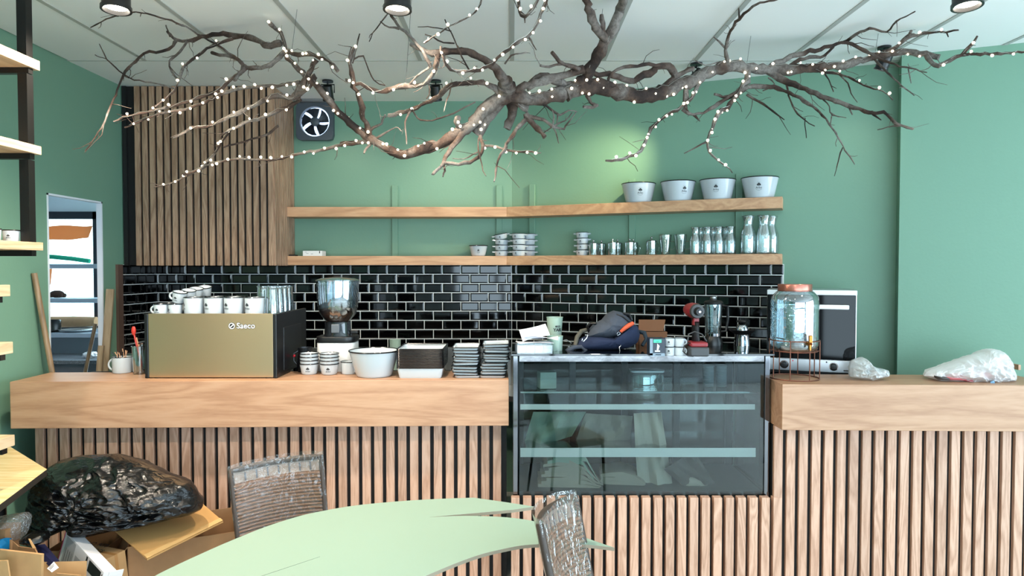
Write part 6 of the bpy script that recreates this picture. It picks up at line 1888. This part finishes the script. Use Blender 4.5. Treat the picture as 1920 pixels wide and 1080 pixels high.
# white product box, tipped
B0 = W(124, 997, 3.30); B1 = W(195, 1073, 3.06); B2 = W(137, 988, 3.36); B3 = W(103, 1039, 3.30)
ex = (B1 - B0).normalized(); ez = (B2 - B0); ez = (ez - ex * ez.dot(ex)).normalized(); ey = (B3 - B0); ey = (ey - ex * ey.dot(ex) - ez * ey.dot(ez)).normalized()
lx, lz, ly = (B1 - B0).length, .055, .17
t = thing('white_box', W(150, 1060, 3.2), 0, 'white product box with dark pictures tipped over in the pile', 'box', 'cardboard boxes in the pile')
M = frame_mat(B0, ex, ey, ez)
if M.determinant() < 0: pass
MB().box((0, 0, 0), (lx, ly, lz), M).build('body', mat('white_gloss_card', (232, 230, 232), .4), t, world=True, bevel=.0015, bseg=1)
MB().box((-.004, -.002, -.001), (0, ly * .8, lz + .02), M).build('pink_flap', mat('magenta_card', (196, 30, 104), .5), t, world=True)
fz = -.0008
def onface(d2, name, m):
    bq = MB(); bq.add([M @ Vector((x, y, fz)) for x, y in d2[0]], d2[1])
    inv = parent_matrix(t).inverted(); bq.v = [inv @ p for p in bq.v]
    me = bpy.data.meshes.new(name); me.from_pydata([tuple(p) for p in bq.v], [], bq.f); me.materials.append(m); link(name, me, t)
onface(join2d([rect2d(lx * .06, ly * .05, lx * .30, ly * .95), rect2d(lx * .34, ly * .3, lx * .60, ly * .9)]), 'grey_print', mat('grey_print', (176, 174, 176), .5))
onface(join2d([rect2d(lx * .66, ly * .06, lx * .95, ly * .36), rect2d(lx * .58, ly * .04, lx * .615, ly * .3), rect2d(lx * .62, ly * .46, lx * .67, ly * .95), rect2d(lx * .78, ly * .45, lx * .97, ly * .9), rect2d(lx * .97, ly * .08, lx * .985, ly * .4)]), 'dark_print', mat('dark_picture', (24, 20, 22), .4))
onface(join2d([rect2d(lx * (.10 + .05 * k), ly * .35, lx * (.115 + .05 * k), ly * (.75 - .06 * k)) for k in range(4)]), 'text_print', mat('text_grey', (90, 88, 92), .5))
MB().box((lx + .002, 0, lz * .4), (lx + .006, ly * .2, lz + .03), M).build('end_flap', mat('white_gloss_card', (232, 230, 232), .4), t, world=True)
# cartons at the very left
carton((-2.02, 2.93, .001), .06, .28, .2, .46, 'open carton with a curled flap at the lower left corner', KR, flaps=((0, 0), (0, 0), (1, .25), (1, .5)), fl_len=.1)
o = MB(); board(o, [W(-10, 1030, 2.84), W(78, 1040, 2.80), W(76, 1110, 2.80), W(-10, 1110, 2.84)], .012)
t = thing('flat_carton', W(35, 1110, 2.82), 0, 'flattened carton panel standing upright at the lower left', 'box', 'cardboard boxes in the pile')
o.build('panel', KR, t, world=True)
o = MB(); board(o, [W(-10, 1052, 2.76), W(13, 1051, 2.75), W(22, 1110, 2.75), W(-10, 1110, 2.76)], .006); o.build('flap', KR, t, world=True)
t = thing('bent_carton', W(45, 1040, 2.95), 0, 'bent carton collar holding the black bag hem', 'box', 'cardboard boxes in the pile')
o = MB(); ppx = [(18, 1011), (24, 1014), (36, 1024), (67, 1028), (72, 1038)]
o.sheet([[W(x, y, 2.95 + .02 * math.sin(k)) for k, (x, y) in enumerate(ppx)], [W(x - 1, y + 32, 2.95 + .02 * math.sin(k)) for k, (x, y) in enumerate(ppx)]], .005); o.build('panel', KR2, t, world=True)
o = MB(); board(o, [W(53, 1010, 2.97), W(56, 1010, 2.97), W(67, 1028, 2.95), W(61, 1028, 2.95)], .004); o.build('flap', KR, t, world=True)
t = thing('navy_box', W(90, 1054, 3.12), 0, 'dark navy box edge between the cartons', 'box', 'cardboard boxes in the pile')
o = MB(); board(o, [W(68, 1022, 3.12), W(84, 1020, 3.2), W(112, 1052, 3.08), W(100, 1056, 3.04)], .02); o.build('body', mat('navy_card', (24, 26, 62), .5), t, world=True)
t = thing('white_label', W(100, 1062, 3.0), 0, 'torn white printed label on a carton scrap', 'label')
o = MB(); board(o, [W(88, 1066, 3.0), W(101, 1053, 3.02), W(110, 1064, 3.0), W(97, 1073, 2.98)], .002); o.build('paper', PAPER, t, world=True)
a0, a1, a2 = W(88, 1066, 2.996), W(101, 1053, 3.016), W(97, 1073, 2.976)
exx = (a1 - a0).normalized(); eyy = (a2 - a0).normalized()
print_flat('print', join2d([rect2d(.006, .010, .030, .013), rect2d(.006, .018, .026, .021), rect2d(.010, .003, .022, .005)]), frame_mat(a0 - Vector((0, .003, 0)), exx, eyy, exx.cross(eyy)), INK, t, True)
t = thing('scrap_carton', W(85, 1065, 3.1), 0, 'brown carton scrap behind the white label', 'box', 'cardboard boxes in the pile')
o = MB(); board(o, [W(70, 1045, 3.1), W(100, 1052, 3.1), W(98, 1085, 3.08), W(68, 1090, 3.08)], .006); o.build('panel', KR2, t, world=True)
o = MB(); board(o, [W(105, 1075, 2.96), W(150, 1079, 2.94), W(150, 1110, 2.94), W(105, 1110, 2.96)], .006); o.build('flap', KR, t, world=True)
# blue crinkled film and a bubble-wrapped parcel
o = inflate([(-14, 1040), (-12, 1014), (4, 1010), (13, 1018), (16, 1030), (10, 1036), (0, 1041)], 2.98, .05, .012, 4, nr=10, na=40, freq=24, ridge=1.4).build('blue_film', mat('blue_foil', (20, 128, 190), .25, .3), smooth=False)
tag(o, 'crinkled bright blue plastic at the left edge', 'plastic')
t = thing('wrapped_parcel', W(18, 1010, 3.12), 0, 'brown parcel in clear bubble wrap at the left edge', 'parcel')
o = MB(); board(o, [W(-12, 980, 3.12), W(40, 979, 3.12), W(36, 1045, 3.12), W(-12, 1045, 3.12)], -.1); o.build('box', KR2, t, world=True)
inflate([(-16, 1012), (-14, 972), (10, 968), (38, 964), (49, 972), (47, 990), (40, 1010)], 3.12, .09, .01, 6, nr=10, na=40, freq=18).build('bubble_wrap', thin_glass('bubble_wrap', (240, 240, 240), .14, rough=.12, haze=.12, hazecol=(220, 216, 212), bump=1.0, bscale=60), t, world=True, smooth=True)
# hidden cartons that carry the pile
carton((-2.18, 3.52, .001), .05, .28, .36, .46, 'closed-in carton under the black bag', KR2, flaps=((1, -.0), (0, 0), (0, 0), (0, 0)), fl_len=.03)
# black rubbish bag
def liner(name):
    m, nt, b = newmat(name)
    N, L = nt.nodes.new, nt.links.new
    b.inputs['Base Color'].default_value = lin((8, 8, 9)); b.inputs['Roughness'].default_value = .2
    geo = N('ShaderNodeNewGeometry'); mp = N('ShaderNodeMapping'); mp.inputs['Scale'].default_value = (1, 1, 1.9); mp.inputs['Rotation'].default_value = (0, .5, 0)
    L(geo.outputs['Position'], mp.inputs['Vector'])
    n0 = N('ShaderNodeTexNoise'); n0.inputs['Scale'].default_value = 7; n0.inputs['Detail'].default_value = 2
    L(mp.outputs[0], n0.inputs['Vector'])
    ad = N('ShaderNodeVectorMath'); ad.operation = 'MULTIPLY_ADD'; ad.inputs[1].default_value = (.25, .25, .25)
    L(n0.outputs['Color'], ad.inputs[0]); L(mp.outputs[0], ad.inputs[2])
    vo = N('ShaderNodeTexVoronoi'); vo.feature = 'DISTANCE_TO_EDGE'; vo.inputs['Scale'].default_value = 11
    L(ad.outputs[0], vo.inputs['Vector'])
    n1 = N('ShaderNodeTexNoise'); n1.inputs['Scale'].default_value = 30; n1.inputs['Detail'].default_value = 4; n1.inputs['Distortion'].default_value = 1.5
    L(mp.outputs[0], n1.inputs['Vector'])
    b1 = N('ShaderNodeBump'); b1.inputs['Strength'].default_value = .2; b1.inputs['Distance'].default_value = .05
    b2 = N('ShaderNodeBump'); b2.inputs['Strength'].default_value = .2; b2.inputs['Distance'].default_value = .02
    L(vo.outputs['Distance'], b1.inputs['Height']); L(n1.outputs['Fac'], b2.inputs['Height']); L(b1.outputs['Normal'], b2.inputs['Normal']); L(b2.outputs['Normal'], b.inputs['Normal'])
    return m
BAGM = liner('black_bin_liner')
bag = thing('rubbish_bag', W(200, 1000, 3.4), 0, 'crumpled black rubbish bag on top of the cartons', 'rubbish bag')
outl = [(47, 1005), (45, 985), (55, 955), (57, 930), (62, 900), (72, 888), (90, 877), (115, 862), (145, 855), (180, 853), (210, 852), (235, 860), (262, 866), (290, 879), (310, 890), (340, 899), (357, 905), (366, 918), (373, 932), (381, 940), (378, 955), (362, 963), (340, 967), (300, 978), (260, 985), (225, 990), (190, 998), (165, 1004), (148, 998), (140, 985), (122, 992), (100, 1003), (70, 1008)]
b = inflate(outl, 3.42, .2, .040, 17, nr=64, na=260, freq=7.5, ridge=1.35, power=.62, aniso=-.35)
b.build('bag', BAGM, bag, world=True, smooth=True)
b = inflate([(40, 1010), (60, 998), (85, 1000), (90, 1012), (75, 1020), (52, 1019)], 3.08, .05, .012, 31, nr=12, na=50, freq=18, ridge=1.3)
b.build('bag_hem', BAGM, bag, world=True, smooth=True)
# ================================================================ ceiling spots
def spot_fixture(name, base, aim, label, power, size=0.05, length=0.13, angle=70, blend=0.6, drop=0.10, color=WARM, soft=0.04, bracket=True):
    base = Vector(base); aim = Vector(aim)
    t = thing(name, base, label=label, cat='spotlight', group='black ceiling spotlights')
    MB().lathe([(0.04, -0.012), (0.04, 0.0)], 20).build('ceiling_plate', BLACKP, t)
    head = Vector((0, 0, -drop))
    d = (aim - (base + head)).normalized()
    M = Matrix.Translation(head) @ d.to_track_quat('Z', 'Y').to_matrix().to_4x4()
    side = M.to_3x3() @ Vector((1, 0, 0)); side.z = 0
    side = side.normalized() if side.length > 0.01 else Vector((1, 0, 0))
    b = MB()
    w = size + 0.008
    b.tube([Vector((0, 0, -0.012)) , Vector((0, 0, -0.03))], 0.006, 6)
    b.tube([head - side * w, head - side * w + Vector((0, 0, drop - 0.03)), head + side * w + Vector((0, 0, drop - 0.03)), head + side * w], 0.0045, 6)
    b.build('bracket', BLACKP, t)
    b = MB(); b.lathe([(size * .6, -length * .55), (size * .95, -length * .5), (size * .97, length * .45), (size * 1.06, length * .45), (size * 1.06, length * .55), (size * 0.9, length * .55), (size * .86, length * .42)], 24, M, True, False)
    b.build('housing', BLACKP, t, smooth=True)
    MB().lathe([(0.001, length * .43), (size * .87, length * .43)], 24, M, False, False).build('lens', mat('lamp_lens', (255, 250, 240), 0.4, emit=(255, 244, 225), estr=14.0), t)
    l = bpy.data.lights.new(name + '_light', 'SPOT')
    l.energy = power; l.spot_size = math.radians(angle); l.spot_blend = blend; l.color = color; l.shadow_soft_size = soft
    o = bpy.data.objects.new(name + '_light', l); col.objects.link(o)
    o.parent = t
    o.location = head + d * (length * .62)
    o.rotation_euler = (-d).to_track_quat('Z', 'Y').to_euler()
    return t
cz = CZ - 0.001
def ceil_at(px, Y):
    return Vector(((px - 960) / F * Y, Y, cz))

KW = dict(size=0.062, length=0.16)
spot_fixture('ceiling_spotlight', ceil_at(226, 3.2), (-1.75, 3.05, 1.0), 'lit black spotlight at the top left of the ceiling', 160, drop=0.115, angle=155, **KW)
spot_fixture('ceiling_spotlight', ceil_at(748, 3.2), (-0.55, 3.1, 1.0), 'lit black spotlight above the branch tips in the middle', 110, drop=0.115, angle=150, **KW)
spot_fixture('ceiling_spotlight', ceil_at(1803, 3.2), (2.05, 3.0, 1.0), 'lit black spotlight at the top right of the ceiling', 25, drop=0.10, angle=110, **KW)
for k, x in enumerate((-1.8, -0.5, 0.8)):
    spot_fixture('ceiling_spotlight', (x, 1.75, cz), (x - .1, 3.4, 0.9), ('black ceiling spotlight nearer the camera, left', 'black ceiling spotlight nearer the camera, middle', 'black ceiling spotlight nearer the camera, right')[k], (88, 80, 28)[k], drop=0.1, angle=95, **KW)
SK = dict(size=0.04, length=0.1, drop=0.09)
spot_fixture('ceiling_spotlight', ceil_at(617, 5.12), (-1.35, 5.75, 1.9), 'small black spotlight near the extractor fan', 14, angle=120, blend=1.0, **SK)
spot_fixture('ceiling_spotlight', ceil_at(818, 5.12), (-0.5, 5.75, 1.9), 'small black spotlight before the green wall left of the trunk', 30, angle=120, blend=1.0, **SK)
spot_fixture('ceiling_spotlight', ceil_at(1303, 4.7), (0.40, 5.55, 2.35), 'small black spotlight behind the right bough', 105, color=(1.0, .84, .5), angle=62, blend=1.0, **SK)
spot_fixture('ceiling_spotlight', ceil_at(1652, 4.35), (1.9, 4.9, 1.5), 'small black spotlight before the right end of the angled wall', 6, angle=110, blend=1.0, **SK)
